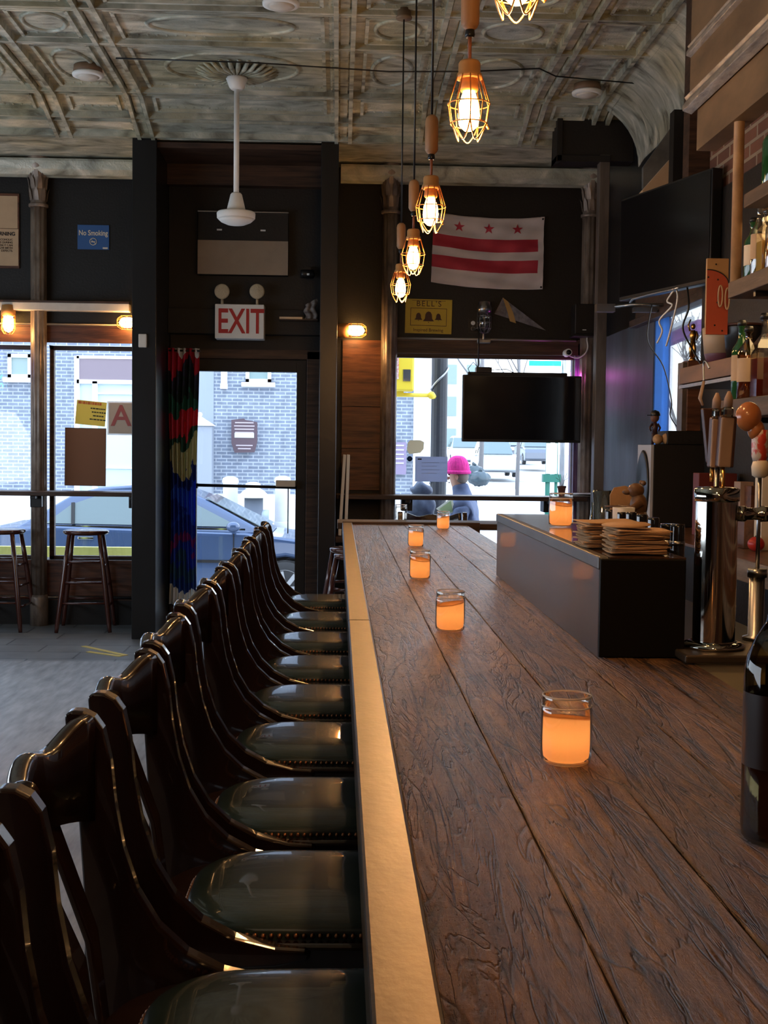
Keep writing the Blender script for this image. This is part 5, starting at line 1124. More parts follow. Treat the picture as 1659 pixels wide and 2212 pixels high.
t = thing('ice_bucket', 'plain dark tub on the short shelf right of the cream and purple bucket', 'bucket', (1.72, 5.40, zfar + .001)); MB().lathe([(.065, 0), (.08, .14), (.08, .145)], n=28).build('tub', M['black_gloss'], t); MB().lathe([(.084, .145), (.084, .155), (.0001, .157)], n=28).build('lid', M['handle_dark'], t)
rows_ = [
 (z_low, 1.55, [(1582, .037, .30, 'green', 'tan', None, .62, 'green bottle with large tan label at the far end of the lower shelf'),
                (1612, .040, .27, 'amber', 'tan', 'amber_l', .66, 'dark bottle with framed tan label beside the green one'),
                (1648, .043, .30, 'clear', None, 'red_l', .60, 'clear faceted bottle of red liquor on the lower shelf'),
                (1690, .04, .30, 'amber', 'cream', 'amber_l', .62, 'amber bottle on the lower shelf just past the right edge')]),
 (z_low, 1.72, [(1569, .030, .28, 'amber', 'cream', 'amber_l', .60, 'slim bottle with cream neck label behind the green one'), (1598, .034, .32, 'dark', 'tan', None, .60, 'tall dark bottle in the back row of the lower shelf'), (1630, .036, .33, 'gold', None, 'gold_l', .60, 'pale gold bottle glowing in the back row of the lower shelf'), (1655, .036, .32, 'clear', 'cream', 'amber_l', .6, 'clear bottle at the right edge, back row of the lower shelf')]),
 (z_mid, 1.55, [(1590, .034, .23, 'green', 'cream', None, .62, 'green bottle with cream label at the far end of the middle shelf'), (1608, .033, .28, 'clear', 'tan', None, .60, 'white-capped bottle with tan label on the middle shelf'), (1634, .036, .235, 'clear', None, 'gold_l', .66, 'square-stoppered clear decanter on the middle shelf'), (1662, .036, .235, 'clear', None, 'amber_l', .64, 'clear decanter with amber liquor at the right edge of the middle shelf')]),
 (z_mid, 1.72, [(1622, .036, .26, 'dark', 'tan', None, .6, 'dark bottle in the back row of the middle shelf'), (1650, .036, .26, 'gold', 'cream', 'gold_l', .6, 'gold bottle in the back row of the middle shelf')]),
 (z_top, 1.56, [(1646, .04, .28, 'green', None, None, .62, 'dark green bottle on the topmost shelf at the right edge')]),
]
bodies = {'green': lambda: liquid('green_bottle_glass', (.015, .07, .02)), 'amber': lambda: glassm('amber_glass', (.65, .42, .22)), 'clear': lambda: M['bottle_clear'], 'dark': lambda: liquid('dark_bottle_glass', (.02, .012, .01)), 'gold': lambda: glassm('gold_glass', (.9, .8, .5))}
liqs = {'amber_l': ('amber_liquor', (.22, .06, .015)), 'red_l': ('red_liquor', (.16, .02, .012)), 'gold_l': ('gold_liquor', (.62, .42, .12))}
for z_, x_, lst in rows_:
    prev = None
    for px, R, H_, bd, lb, lq, sh, lab in lst:
        y_ = onX(px, 860 if z_ == z_low else (600 if z_ == z_mid else 400), x_).y
        y_ = min(y_, {z_low: yl + .12, z_mid: ym, z_top: yt}[z_] - R - .005)
        if prev: y_ = min(y_, prev[0] - prev[1] - R * (1.26 if ('faceted' in lab or 'square' in lab) else 1) - .006)
        prev = (y_, R * (1.26 if ('faceted' in lab or 'square' in lab) else 1))
        bottle((x_, y_, z_ + .001), lab, R, H_, bodies[bd](), M['white_paint'] if 'white-capped' in lab else (M['jar_glass'] if 'stoppered' in lab else M['black_plastic']), {'tan': M['tan_paper'], 'cream': M['cream_paper'], None: None}[lb], liquid(*liqs[lq]) if lq else None, sh=sh, group='liquor bottles on the back bar shelves', square='faceted' in lab or 'square' in lab, lz=(.25, .58), rot=PI / 4 if ('faceted' in lab or 'square' in lab) else 0)
lamp('shelf_light', 'AREA', (1.66, 4.45, z_top - .07), 2.2, (1.0, .62, .28), .18, (0, 0, 0), .9)
lamp('shelf_light', 'AREA', (1.66, 4.45, z_mid - .08), 2.0, (1.0, .66, .30), .18, (0, 0, 0), .9)
# tools hanging on the shelf front
p = onX(1528, 850, 1.50); b = MB()
b.tube(sm([(1.50, p.y - .02, p.z + .10), (1.49, p.y, p.z + .13), (1.49, p.y + .03, p.z + .12), (1.49, p.y + .02, p.z + .05)]), .004, 8); tag(b.build('wall_hook', M['steel']), 'curled steel hook between trophy and lower shelf', 'hook')
b = MB(); b.tube([(1.49, p.y + .02, p.z + .05), (1.47, p.y, p.z - .02), (1.48, p.y - .01, p.z - .05)], [.006, .008, .005], 8); tag(b.build('bottle_opener', M['gold'] if 0 else M['handle_tan']), 'curved tan-handled opener hanging from the steel hook', 'bottle opener')
# orange board at the end of the shelves, with two keys/openers
q0, q1 = onY(1531, 556, 5.35), onY(1574, 722, 5.35)
t = thing('game_board', 'tall tan board with an orange painted arch hanging at the shelf end', 'board', (q0.x, 5.38, q1.z)); w_, h_ = q1.x - q0.x, q0.z - q1.z
MB().box(0, w_, -.01, .01, 0, h_).build('panel', mat('tan_ply', (.42, .24, .10), .6, var=.15), t, bevel=.002)
pts = [(0, .0), (w_, .0), (w_, h_ * .66)] + [(w_ * math.cos(a * PI / 2 / 10) * 1.0, h_ * .66 + (h_ * .19) * math.sin(a * PI / 2 / 10)) for a in range(1, 11)]
MB().prism(pts, -.0125, -.010, 'Y').build('orange_field', mat('orange_red_paint', (.40, .055, .02), .5, var=.15), t)
b = MB(); b.tube([(w_ * math.cos(a * PI / 2 / 12), -.0125, h_ * .66 + (h_ * .19) * math.sin(a * PI / 2 / 12)) for a in range(13)], .0025, 6); b.build('arch_line', M['black_ink'], t)
for u, v in ((.4, .92), (.06, .75), (.5, .72), (.5, .42), (.4, .12), (.75, .05)): b = MB(); b.lathe([(.004, -.0135), (.0001, -.014)], (w_ * u, 0, h_ * v), 8, 'Y'); b.build('hole', M['black_ink'], t)
b = MB()
for k, dx in enumerate((.60, .92)):
    cx_ = w_ * dx; b.tube([(cx_ + .009 * math.cos(a * PI / 8), -.022, h_ * .50 + .045 * math.sin(a * PI / 8) - .01 * k) for a in range(16)], .0035, 6, closed=True)
tag_o = b.build('paddle_rings', M['tan_paper'], t)
# pipe
p = onX(1600, 200, 1.50); tag(MB().tube([(1.50, onX(1594, 400, 1.5).y, 2.05), (1.50, onX(1594, 400, 1.5).y, 3.93)], .020, 14).build('wall_pipe', mat('tan_painted_pipe', (.50, .30, .14), .5, col2=(.28, .15, .07), vscale=(10, 10, 5), bump=.1)), 'tan painted vertical pipe in front of the brick wall', 'pipe')
# papers, plant pot on the right ledge
p = onY(1213, 1074, 10.2)
t = thing('flower_pot', 'tiny terracotta pot with dry twigs on the right window ledge', 'flower pot', (p.x, 10.2, 1.091)); MB().lathe([(.022, 0), (.033, .068), (.036, .070), (.036, .085), (.03, .085), (.028, .02)], n=24, close=False).build('pot', mat('terracotta_dark', (.14, .05, .035), .6), t)
b = MB()
for k in range(6): a = k * 1.1; b.tube([(0, 0, .06), (.02 * math.cos(a), .02 * math.sin(a), .13), (.05 * math.cos(a), .04 * math.sin(a), .15 + .02 * (k % 3))], .0015, 4)
b.build('twigs', mat('dry_twig', (.25, .2, .14), .8), t)
for k, (px, a, l) in enumerate(((1240, .3, 'loose white paper at the left of the pair on the right ledge'), (1262, -.2, 'loose white paper lying nearest the corner of the right ledge'))):
    q = onY(px, 1068, 10.2); o = MB().grid(lambda u, v: ((u - .5) * .21, (v - .5) * .20, .004 + .012 * u * v), 6, 6).build('loose_paper', M['white'], solid=.0008); o.location = (q.x, 10.2, 1.093 + .018 * k); o.rotation_euler = (0, 0, a); tag(o, l, 'paper')
# stickers and papers on the glass
def glass_paper(px0, py0, px1, py1, name, label, cat, m, y=YW + .068, tilt=0, th=.002):
    a, c_ = onY(px0, py0, y), onY(px1, py1, y); t = thing(name, label, cat, ((a.x + c_.x) / 2, y, (a.z + c_.z) / 2), (0, tilt, 0)); w_, h_ = (c_.x - a.x) / 2, (a.z - c_.z) / 2
    MB().box(-w_, w_, -th, 0, -h_, h_).build('sheet', m, t); return t, w_, h_
def sheet_mat(name, col, tl=.35):
    m = bpy.data.materials.new(name); m.use_nodes = True; n = m.node_tree; n.nodes.clear(); out = n.nodes.new('ShaderNodeOutputMaterial'); a = n.nodes.new('ShaderNodeBsdfTranslucent'); d = n.nodes.new('ShaderNodeBsdfDiffuse'); mx = n.nodes.new('ShaderNodeMixShader'); mx.inputs[0].default_value = 1 - tl
    a.inputs[0].default_value = (*col, 1); d.inputs[0].default_value = (*col, 1); n.links.new(a.outputs[0], mx.inputs[1]); n.links.new(d.outputs[0], mx.inputs[2]); n.links.new(mx.outputs[0], out.inputs[0]); return m
t, w_, h_ = glass_paper(141, 925, 228, 1049, 'window_poster', 'plain brown poster back taped inside the left window', 'poster', sheet_mat('brown_poster_back', (.36, .19, .12), .32), tilt=.01)
b = MB(); b.box(-w_ - .004, w_ + .004, -.001, .0, -h_ - .004, h_ + .004); b.build('border', M['handle_dark'], t)
t, w_, h_ = glass_paper(164, 866, 229, 919, 'window_notice', 'yellow notice with orange mirrored heading above the brown poster', 'notice', sheet_mat('yellow_notice', (.80, .66, .20), .4), tilt=math.radians(5))
M['orange_ink'] = mat('orange_ink', (.60, .14, .03), .6)
b = MB(); x_ = -w_ * .9
for q in (.13, .03, .10, .05, .12, .04, .08, .10, .06, .09): b.box(x_, x_ + w_ * q * 1.6, -.003, -.002, h_ * .70, h_ * .92); x_ += w_ * q * 1.6 + w_ * .03
b.build('heading_strokes', M['orange_ink'], t)
for k in range(4):
    b = MB(); x_ = w_ * (-.05 + .1 * (k % 3))
    while x_ < w_ * .85: q = random.uniform(.05, .2) * w_; b.box(x_, x_ + q, -.003, -.002, h_ * (.36 - .3 * k), h_ * (.46 - .3 * k)); x_ += q + w_ * .03
    b.build('print_line', M['black_ink'], t)
t, w_, h_ = glass_paper(235, 870, 295, 937, 'grade_card', 'letter A grade card taped in the left window by the pillar', 'card', sheet_mat('grade_card_paper', (.66, .58, .50), .4), y=YW + .060)
MB().box(-w_ - .012, w_ + .012, -.0005, .001, -h_ - .012, h_ + .012).build('white_margin', sheet_mat('white_margin', (.9, .9, .9), .5), t)
text('letter_a', 'A', mat('faded_red', (.38, .10, .10), .6), (-.012, -.0035, .012), .24, t, bold=.003)
t, w_, h_ = glass_paper(897, 986, 966, 1041, 'window_notice', 'pale blue-white printed sheet taped in the right window beside the pink hat', 'notice', sheet_mat('pale_sheet', (.60, .66, .80), .5))
for k in range(4): MB().box(-w_ * .6, w_ * .5 - .02 * (k % 2), -.003, -.002, h_ * (.5 - .28 * k), h_ * (.53 - .28 * k)).build('print_line', mat('pale_ink', (.35, .40, .50), .7), t)
MB().box(-w_ * .85, -w_ * .6, -.003, -.002, h_ * .74, h_ * .84).build('logo_mark', M['black_ink'], t)
y = YW + .066; pts = [onY(x, yy, y) for x, yy in ((881, 956), (886, 951), (908, 951), (916, 955), (915, 970), (908, 978), (884, 981), (879, 972))]; c = sum(pts, Vector()) / len(pts)
t = thing('window_sticker', 'tan die-cut sticker seen from behind in the right window', 'sticker', c); MB().prism([(v.x - c.x, v.z - c.z) for v in pts], -.001, .001, 'Y').build('vinyl', sheet_mat('tan_sticker', (.80, .74, .60), .6), t)
c = onY(885, 991, y); t = thing('window_sticker', 'small round dark blue sticker in the right window', 'sticker', c); MB().lathe([(.021, -.001), (.0001, -.0012)], n=24, axis='Y').build('disc', M['sign_blue'], t); b = MB(); b.tube([(.021 * math.cos(2 * PI * k / 24), 0, .021 * math.sin(2 * PI * k / 24)) for k in range(24)], .0012, 5, closed=True); b.build('rim', M['sign_blue'], t)
# neon letters at the picture edge of the left window
p = onY(4, 808, YW + .02); t = thing('neon_sign', 'thin cyan neon tube script at the edge of the left window', 'neon light', p)
b = MB(); b.tube([(-.25 + .25 * k / 24, 0, .035 * math.sin(k * 1.3)) for k in range(25)], .004, 6); b.build('upper_tube', emis('cyan_neon', (.05, .45, 1.0), 4), t); b = MB(); b.tube([(-.2 + .21 * k / 20, 0, -.10 + .03 * math.sin(k * 1.1)) for k in range(21)], .004, 6); b.build('lower_tube', emis('cyan_neon_dim', (.1, .6, .9), 3), t)
lamp('neon_blue_spill', 'POINT', (-.1, -.03, .15), .8, (.15, .2, 1.0), .1, parent=t)
# ================================================================== THE STREET
GZ = -.45
def gz(y): return GZ + max(0, y - 20) * .0125
M['asphalt'] = mat('pale_asphalt', (.42, .43, .44), .8, var=.12, vscale=(1.5, 1.5, 1.5)); M['concrete'] = mat('pale_concrete', (.50, .50, .50), .8, var=.1, vscale=(1, 1, 1))
b = MB(); b._add([(-30, 14.2, GZ - .12), (30, 14.2, GZ - .12), (30, 20, GZ - .12), (-30, 20, GZ - .12)], [(0, 1, 2, 3)]); b._add([(-30, 20, GZ - .12), (40, 20, GZ - .12), (70, 130, gz(130)), (-30, 130, gz(130))], [(0, 1, 2, 3)]); b.box(-30, 30, 14, 20, -2, GZ - .13)
o = b.build('street', M['asphalt']); struct(o)
struct(MB().box(-30, 30, 10.63, 14.2, -.8, GZ).build('sidewalk', M['concrete']))
struct(MB().box(-30, 4.0, 21.5, 26.0, -1, GZ + .02).build('sidewalk', M['concrete']))
struct(MB().box(2.23, 30, -6, 10.62, -.8, GZ).build('sidewalk', M['concrete']))
# building across the street
M['brick_out'] = brick('blue_grey_brick', (.17, .205, .28), (.22, .26, .33), (.40, .44, .50), .215, .072, .012, 'XZ', .85, .4)
YB = 26.0
bx1 = onY(893, 900, YB).x
t = thing('brick_building', 'two storey grey-blue brick building across the street', 'building', (0, YB, GZ))
def P2(px, py, Y=YB): p = onY(px, py, Y); return (p.x, p.z - GZ)
b = MB(); b.box(-16, bx1, 0, 6, 0, 9.5); b.build('brick_wall', M['brick_out'], t)
M['corner'] = mat('white_stone', (.75, .76, .78), .7, var=.06)
b = MB(); b.box(bx1, P2(932, 900)[0], -.1, 6, 0, 9.5); b.build('white_corner_pier', M['corner'], t)
b = MB(); b.box(-16, bx1, -.12, .0, 0, P2(600, 1068)[1]); b.build('stone_base', M['corner'], t)
M['pane'] = mat('far_window_pane', (.22, .30, .30), .08); M['wframe'] = mat('far_white_frame', (.85, .87, .88), .5)
def far_window(x0, y0, x1, y1, sill=True, fr=.07):
    a, z1_ = P2(x0, y0); c, z0_ = P2(x1, y1); b = MB(); b.box(a, c, -.10, 0, z1_ - fr, z1_).box(a, c, -.10, 0, z0_, z0_ + fr).box(a, a + fr, -.1, 0, z0_, z1_).box(c - fr, c, -.1, 0, z0_, z1_)
    if sill: b.box(a - .08, c + .08, -.16, 0, z0_ - .09, z0_)
    w = b.build('window', M['wframe'], t); MB().box(a + fr, c - fr, -.05, -.03, z0_ + fr, z1_ - fr).build('pane', M['pane'], w)
far_window(19, 765, 70, 817); far_window(532, 730, 586, 827); 
# recessed doorway seen behind the yellow notice
a, z1_ = P2(168, 775); c, z0_ = P2(330, 1060)
b = MB(); b.box(a, c, -.03, 0, 0, z1_); b.build('doorway_panel', mat('pale_blue_door', (.45, .55, .62), .5), t)
b = MB(); b.box(a, c, -.10, -.03, z1_ - .45, z1_); b.build('transom_board', mat('dull_mauve_board', (.20, .16, .19), .5), t)
b = MB(); xm = P2(207, 900)[0]; b.box(a - .05, a + .05, -.12, 0, 0, z1_ + .05).box(xm - .05, xm + .05, -.12, 0, 0, z1_ - .45).box(c - .05, c + .05, -.12, 0, 0, z1_ + .05).box(a, c, -.12, 0, z1_ - .50, z1_ - .42).box(a, c, -.12, 0, z1_, z1_ + .06).box(xm, c, -.08, 0, P2(250, 852)[1], P2(250, 849)[1]).box(xm, c, -.08, 0, P2(250, 1012)[1], P2(250, 1009)[1]); b.build('door_frame', M['wframe'], t)
b = MB(); xa, xb = P2(462, 850)[0], P2(116, 850)[0]
b.box(P2(425, 900)[0], xa, -.02, .02, 0, 9.5); b.build('wall_return', mat('grey_render', (.27, .31, .37), .8), t)
xa = P2(485, 800)[0]; b = MB(); b.box(xa - .06, xa + .06, -.14, 0, P2(485, 832)[1], 9.4).box(xa - .07, xa + .07, -.17, 0, P2(485, 832)[1] - .08, P2(485, 832)[1] + .02); b.build('downpipe', M['corner'], t)
p = onY(437, 980, 25.3); zt_ = P2(437, 922, 25.3)[1] + GZ
t = thing('utility_cabinet', 'grey metal utility cabinet with a pitched cap by the brick wall', 'cabinet', (p.x - .05, 25.3, GZ + .02)); MB().box(-.25, .26, -.2, .2, .2, zt_ - GZ).build('body', mat('grey_blue_metal', (.26, .29, .34), .5), t, bevel=.02)
b = MB(); zz = zt_ - GZ; b._add([(-.3, -.25, zz), (.3, -.25, zz), (.3, .25, zz), (-.3, .25, zz), (0, 0, zz + .2)], [(0, 1, 4), (1, 2, 4), (2, 3, 4), (3, 0, 4), (3, 2, 1, 0)]); b.build('cap', M['corner'], t); MB().ball((0, 0, zz + .22), .05).build('finial', M['corner'], t); MB().box(-.2, .2, -.15, .15, 0, .2).build('plinth', M['black_metal'], t)
# plaque
Yp = 25.85; pts = [P2(*q, Yp) for q in ((500, 907), (527, 904), (530, 907), (556, 912), (556, 955), (550, 977), (507, 978), (500, 957))]
t = thing('wall_plaque', 'brown shield-shaped plaque with pale lines on the brick across the street', 'plaque', (0, Yp, GZ)); MB().prism(pts, -.03, .0, 'Y').build('board', mat('plaque_brown', (.085, .055, .07), .5), t)
for k, (yy, w_) in enumerate(((913, 20), (920, 22), (927, 21), (934, 20), (962, 18), (969, 14))):
    a, z_ = P2(528 - w_, yy, Yp); c, _ = P2(528 + w_, yy, Yp); MB().box(a, c, -.04, -.03, z_ - .012, z_ + .012).build('text_line', mat('plaque_pale', (.42, .36, .40), .6), t)
a, z1_ = P2(507, 935, Yp); c, z0_ = P2(549, 946, Yp); MB().box(a, c, -.045, -.03, z0_, z1_).build('name_panel', mat('plaque_panel', (.50, .50, .48), .6), t)
t2 = thing('wall_plaque', 'faded mauve lettered board low on the brick corner, seen through the right window', 'plaque', (0, 25.9, GZ)); a, z1_ = P2(838, 955, 25.9); c, z0_ = P2(877, 1025, 25.9); MB().box(a - .3, c, -.03, 0, z0_, z1_).build('board', mat('faded_mauve', (.22, .18, .28), .6), t2)
for k in range(5): MB().box(a, c - .05, -.045, -.03, z1_ - .08 - .09 * k, z1_ - .05 - .09 * k).build('text_line', M['pane'] if 0 else mat('mauve_pale', (.45, .45, .55), .6), t2)
# bollards and hydrant
def bollard(px, y, label, ztop):
    p = onY(px, 1000, y); z = onY(px, ztop, y).z; t = thing('bollard', label, 'bollard', (p.x, y, GZ), group='white bollards across the street'); MB().lathe([(.14, 0), (.13, z - GZ - .12), (.15, z - GZ - .10), (.13, z - GZ - .03), (.06, z - GZ), (.0001, z - GZ)], n=20).build('post', M['corner'], t); MB().lathe([(.14, .5), (.145, .51), (.145, .60), (.14, .61)], n=20).build('band', mat('pale_grey_band', (.5, .52, .55), .6), t)
bollard(498, 22.5, 'white bollard between utility cabinet and hydrant', 1029); bollard(547, 22.8, 'white bollard directly behind the hydrant', 1041); bollard(611, 22.2, 'white bollard behind the door latch box', 1028)
p = onY(548, 1100, 21.8); z = onY(548, 1050, 21.8).z
t = thing('fire_hydrant', 'fire hydrant with a pale bonnet and dark body above the car hood', 'fire hydrant', (p.x, 21.8, GZ)); h = z - GZ
MB().lathe([(.26, h * .84), (.27, h * .86), (.17, h * .94), (.05, h * .99), (.05, h * 1.02), (.0001, h * 1.02)], n=24).build('bonnet', mat('cream_bonnet', (.80, .76, .62), .5), t)
MB().lathe([(.22, 0), (.22, .06), (.16, .08), (.16, h * .84)], n=24).build('barrel', mat('hydrant_dark', (.10, .12, .16), .5), t)
MB().lathe([(.09, -.26), (.09, -.16), (.07, -.1)], (0, 0, h * .6), 16, 'X').lathe([(.07, .1), (.09, .16), (.09, .26)], (0, 0, h * .6), 16, 'X').lathe([(.11, -.26), (.11, -.1)], (0, 0, h * .55), 16, 'Y').build('outlets', mat('hydrant_cap', (.35, .42, .50), .5), t)
# yellow painted barrier rail outside the stool window
z = onY(140, 1193, 11.3).z
t = thing('barrier_rail', 'yellow painted rail running along the sidewalk outside the stool window', 'rail', (-2.9, 11.3, GZ)); MB().box(-2.5, 1.12, -.03, .03, z - GZ - .045, z - GZ + .05).build('rail', mat('yellow_rail_paint', (.95, .95, .28), .5), t); 
for x_ in (-2.3, -1.0, .3, 1.05): MB().box(x_ - .03, x_ + .03, -.02, .02, 0, z - GZ - .045).build('post', mat('yellow_green_post', (.42, .45, .12), .5), t)

# cars
def tyre(c, r, w_, t, hub):
    MB().lathe([(r * .68, -w_ / 2), (r * .95, -w_ / 2), (r, -w_ / 2 + .02), (r, w_ / 2 - .02), (r * .95, w_ / 2), (r * .68, w_ / 2)], c, 32, 'Y').build('tyre', mat('tyre_rubber', (.03, .03, .032), .7), t)
    b = MB(); b.lathe([(r * .70, -w_ / 2 + .02), (r * .66, -w_ / 2 - .005), (r * .60, -w_ / 2 + .02), (.0001, -w_ / 2 + .01)], c, 32, 'Y')
    for k in range(7):
        a = 2 * PI * k / 7; b.bar((c[0] + .03 * math.cos(a), c[1] - w_ / 2 - .005, c[2] + .03 * math.sin(a)), (c[0] + r * .62 * math.cos(a), c[1] - w_ / 2 - .005, c[2] + r * .62 * math.sin(a)), .05, .02, (0, 1, 0))
    b.build('wheel', hub, t)
M['car_blue'] = mat('dark_blue_car_paint', (.050, .085, .17), .22, .3, coat=.8); M['car_glass'] = mat('car_window_glass', (.10, .15, .16), .06, coat=.6); M['alloy'] = mat('alloy_wheel', (.45, .46, .48), .3, .8)
def sedan(name, label, loc, rot, paint, det=True, van=False):
    t = thing(name, label, 'car', loc, rot)
    # x forward 0..4.5, width 1.76
    if van: body = [(0, .30), (0, .95), (.05, 1.05), (3.3, 1.05), (4.45, .92), (4.62, .70), (4.65, .32)]
    else: body = [(0, .38), (-.02, .60), (.03, .86), (.12, .95), (.9, .99), (3.15, .93), (3.9, .84), (4.30, .72), (4.42, .55), (4.42, .32)]
    low = [(4.2, .22), (3.98, .22)] + [(3.62 + .36 * math.cos(a), .30 + .36 * math.sin(a)) for a in [PI * k / 10 for k in range(11)]] + [(3.20, .20), (1.40, .20)] + [(1.0 + .36 * math.cos(a), .30 + .36 * math.sin(a)) for a in [PI * k / 10 for k in range(11)]] + [(.60, .25), (.15, .28)]
    b = MB(); b.prism(body + low, -.88, .88, 'Y'); b.build('body', paint, t, bevel=.05, seg=3)
    if van: base = [(.02, 1.02), (3.35, 1.02)]; top = [(.12, 1.68), (2.35, 1.70)]
    else: base = [(.52, .94), (3.28, .92)]; top = [(1.15, 1.40), (2.35, 1.42)]
    def sec(x, z, y): return (x, y, z)
    def hull(prof, wlo, whi, zlo, zhi):
        n = len(prof); vs = []
        for sgn in (-1, 1):
            for x, z in prof: w_ = wlo + (whi - wlo) * min(1, max(0, (z - zlo) / (zhi - zlo))); vs.append((x, sgn * w_, z))
        return vs, [tuple(range(n)), tuple(range(2 * n - 1, n - 1, -1))] + [(i, (i + 1) % n, n + (i + 1) % n, n + i) for i in range(n)]
    zt_ = top[0][1]
    if van: gp = [(0.02, 1.0), (.08, 1.5), (.2, 1.68), (1.0, 1.74), (2.2, 1.72), (2.6, 1.62), (3.45, 1.0)]
    else: gp = [(.42, .93), (.80, 1.15), (1.10, 1.33), (1.40, 1.41), (1.9, 1.45), (2.3, 1.42), (2.65, 1.30), (3.45, .90)]
    v, f = hull(gp, .80, .58, .93, zt_); b = MB(); b._add(v, f); b.build('roof', paint, t, bevel=.03, seg=3)
    if van: gw = [(.25, 1.08), (.3, 1.5), (.45, 1.6), (2.2, 1.62), (2.5, 1.55), (3.15, 1.08)]
    else: gw = [(.82, 1.01), (1.10, 1.22), (1.42, 1.33), (1.9, 1.37), (2.28, 1.34), (2.55, 1.24), (3.08, .99)]
    v, f = hull(gw, .815, .60, .93, zt_); b = MB(); b._add(v, f); sw = b.build('side_window', M['car_glass'], t)
    b = MB(); 
    for x0, x1 in ((1.98, 2.02), (1.12, 1.16)):
        for sg in (-1, 1):
            zb_, zt2 = 1.0, (1.38 if x0 > 1.5 else 1.24); wl = .825 - (.215) * (zb_ - .93) / (zt_ - .93); wh = .825 - .215 * (zt2 - .93) / (zt_ - .93); b.bar(((x0 + x1) / 2, sg * wl, zb_), ((x0 + x1) / 2 - .02, sg * wh, zt2), .04, .015, (0, 1, 0))
    b.build('door_pillar', M['black_plastic'], t)
    # windscreen and rear glass
    b = MB(); fx = (2.66, 1.29, 3.38, .945) if not van else (2.68, 1.60, 3.42, 1.04)
    b._add([(fx[0], -.62, fx[1]), (fx[0], .62, fx[1]), (fx[2], .74, fx[3]), (fx[2], -.74, fx[3])], [(0, 1, 2, 3)]); b.T = None
    for i in range(4): b.v[i] = b.v[i] + Vector((.012, 0, .018))
    b.build('windscreen', M['car_glass'], t, solid=.008)
    for (x, s_) in ((1.0, -1), (3.62, -1), (1.0, 1), (3.62, 1)): tyre((x, .80 * s_ if s_ > 0 else -.80, .31), .315, .20, t, M['alloy'])
    b = MB(); 
    for sg in (-1, 1): b.ball((3.02, sg * .96, 1.0), .10, .8, .6, .6); b.bar((3.02, sg * .86, .97), (3.02, sg * .93, .98), .05, .03)
    b.build('mirror', paint, t)
    b = MB(); b.box(4.36, 4.43, -.80, -.5, .60, .72).box(4.36, 4.43, .5, .80, .60, .72); b.build('headlight', M['chrome'], t, bevel=.01)
    b = MB(); b.box(4.40, 4.435, -.42, .42, .58, .68); b.build('grille', M['black_plastic'], t); b = MB(); b.box(4.42, 4.445, -.17, .17, .40, .50); b.build('number_plate', M['white'], t)
    if det:
        b = MB()
        for x0 in (1.10, 2.0, 3.02): b.bar((x0, -.885, .30), (x0, -.882, .92), .012, .006, (0, 1, 0))
        b.bar((.2, -.888, .62), (4.1, -.888, .60), .02, .03); b.build('door_seam', M['black_plastic'], t)
        b = MB()
        for x0 in (1.22, 2.12): b.box(x0, x0 + .18, -.905, -.88, .84, .87)
        b.build('door_handle', M['chrome'], t, bevel=.005)
        b = MB(); b.bar((.90, -.84, .985), (3.15, -.84, .965), .012, .02); b.build('window_trim', M['chrome'], t)
    return t
p = onY(612, 1245, 15.4)
sedan('parked_car', 'dark blue sedan parked along the curb outside the door', (p.x - 3.62 * 1.02, 16.2, GZ - .12 - .0), -.012, M['car_blue']).scale = (1.03, 1, 1.07)
M['silver'] = mat('silver_car_paint', (.50, .54, .58), .25, .4, coat=.6); M['grey_car'] = mat('grey_car_paint', (.12, .14, .18), .25, .3, coat=.6)
def far_car(px, py, y, label, m, van=False, s=1.0, flip=1):
    p = onY(px, py, y); t = sedan('parked_car', label, (p.x, y, p.z), -PI / 2 * flip, m, False, van); t.location = (p.x, y + 4.4 * s, p.z); t.scale = (s, s, s); return t
far_car(1079, 1031, 58, 'silver minivan with a pale hood facing the bar below the television', M['silver'], True)
far_car(1130, 992, 88, 'dark car far up the street right of the silver minivan', M['grey_car'])
far_car(1165, 1004, 74, 'dark parked car at the right curb behind the green post', M['grey_car'], True)
far_car(1008, 1006, 84, 'pale truck far up the street left of the silver minivan', M['silver'], True, 1.15)
# far buildings up the street
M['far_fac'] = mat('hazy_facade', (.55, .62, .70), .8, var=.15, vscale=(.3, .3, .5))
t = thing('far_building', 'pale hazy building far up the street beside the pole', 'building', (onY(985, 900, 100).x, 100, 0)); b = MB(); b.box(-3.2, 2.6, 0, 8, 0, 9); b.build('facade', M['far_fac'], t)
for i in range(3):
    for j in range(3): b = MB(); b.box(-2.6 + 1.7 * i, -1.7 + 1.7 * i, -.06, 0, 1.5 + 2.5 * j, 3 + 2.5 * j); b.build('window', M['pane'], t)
# utility pole with creeper marks
Yq = 13.6; a, c_ = onY(931, 900, Yq), onY(966, 900, Yq)
t = thing('lamp_post', 'thick dark fluted street pole right of the yellow walk signal', 'street pole', ((a.x + c_.x) / 2, Yq, GZ)); R = (c_.x - a.x) / 2
b = MB(); b.prism([(R * (.93 + .07 * math.cos(k * PI / 4 * 2 + .0) if k % 2 else R * 0 + .93) * math.cos(2 * PI * k / 40) * (1 if k % 2 else 1.0), R * .96 * math.sin(2 * PI * k / 40)) for k in range(40)], 0, 6.5, 'Z', True) if 0 else b.lathe([(R * 1.3, 0), (R * 1.3, .5), (R, .6), (R * .98, 6.5)], n=16, smooth=False)
b.build('shaft', mat('dark_pole_paint', (.022, .026, .036), .5, var=.3, vscale=(8, 8, 3)), t)
b = MB()
for s_ in (0, 1): b.tube([(R * 1.05 * math.cos(a_), R * 1.05 * math.sin(a_), 1.6 + s_ * 1.0 + .09 * (a_ + 2.2)) for a_ in [-2.9 + .22 * k for k in range(13)]][::-1], .012, 5)
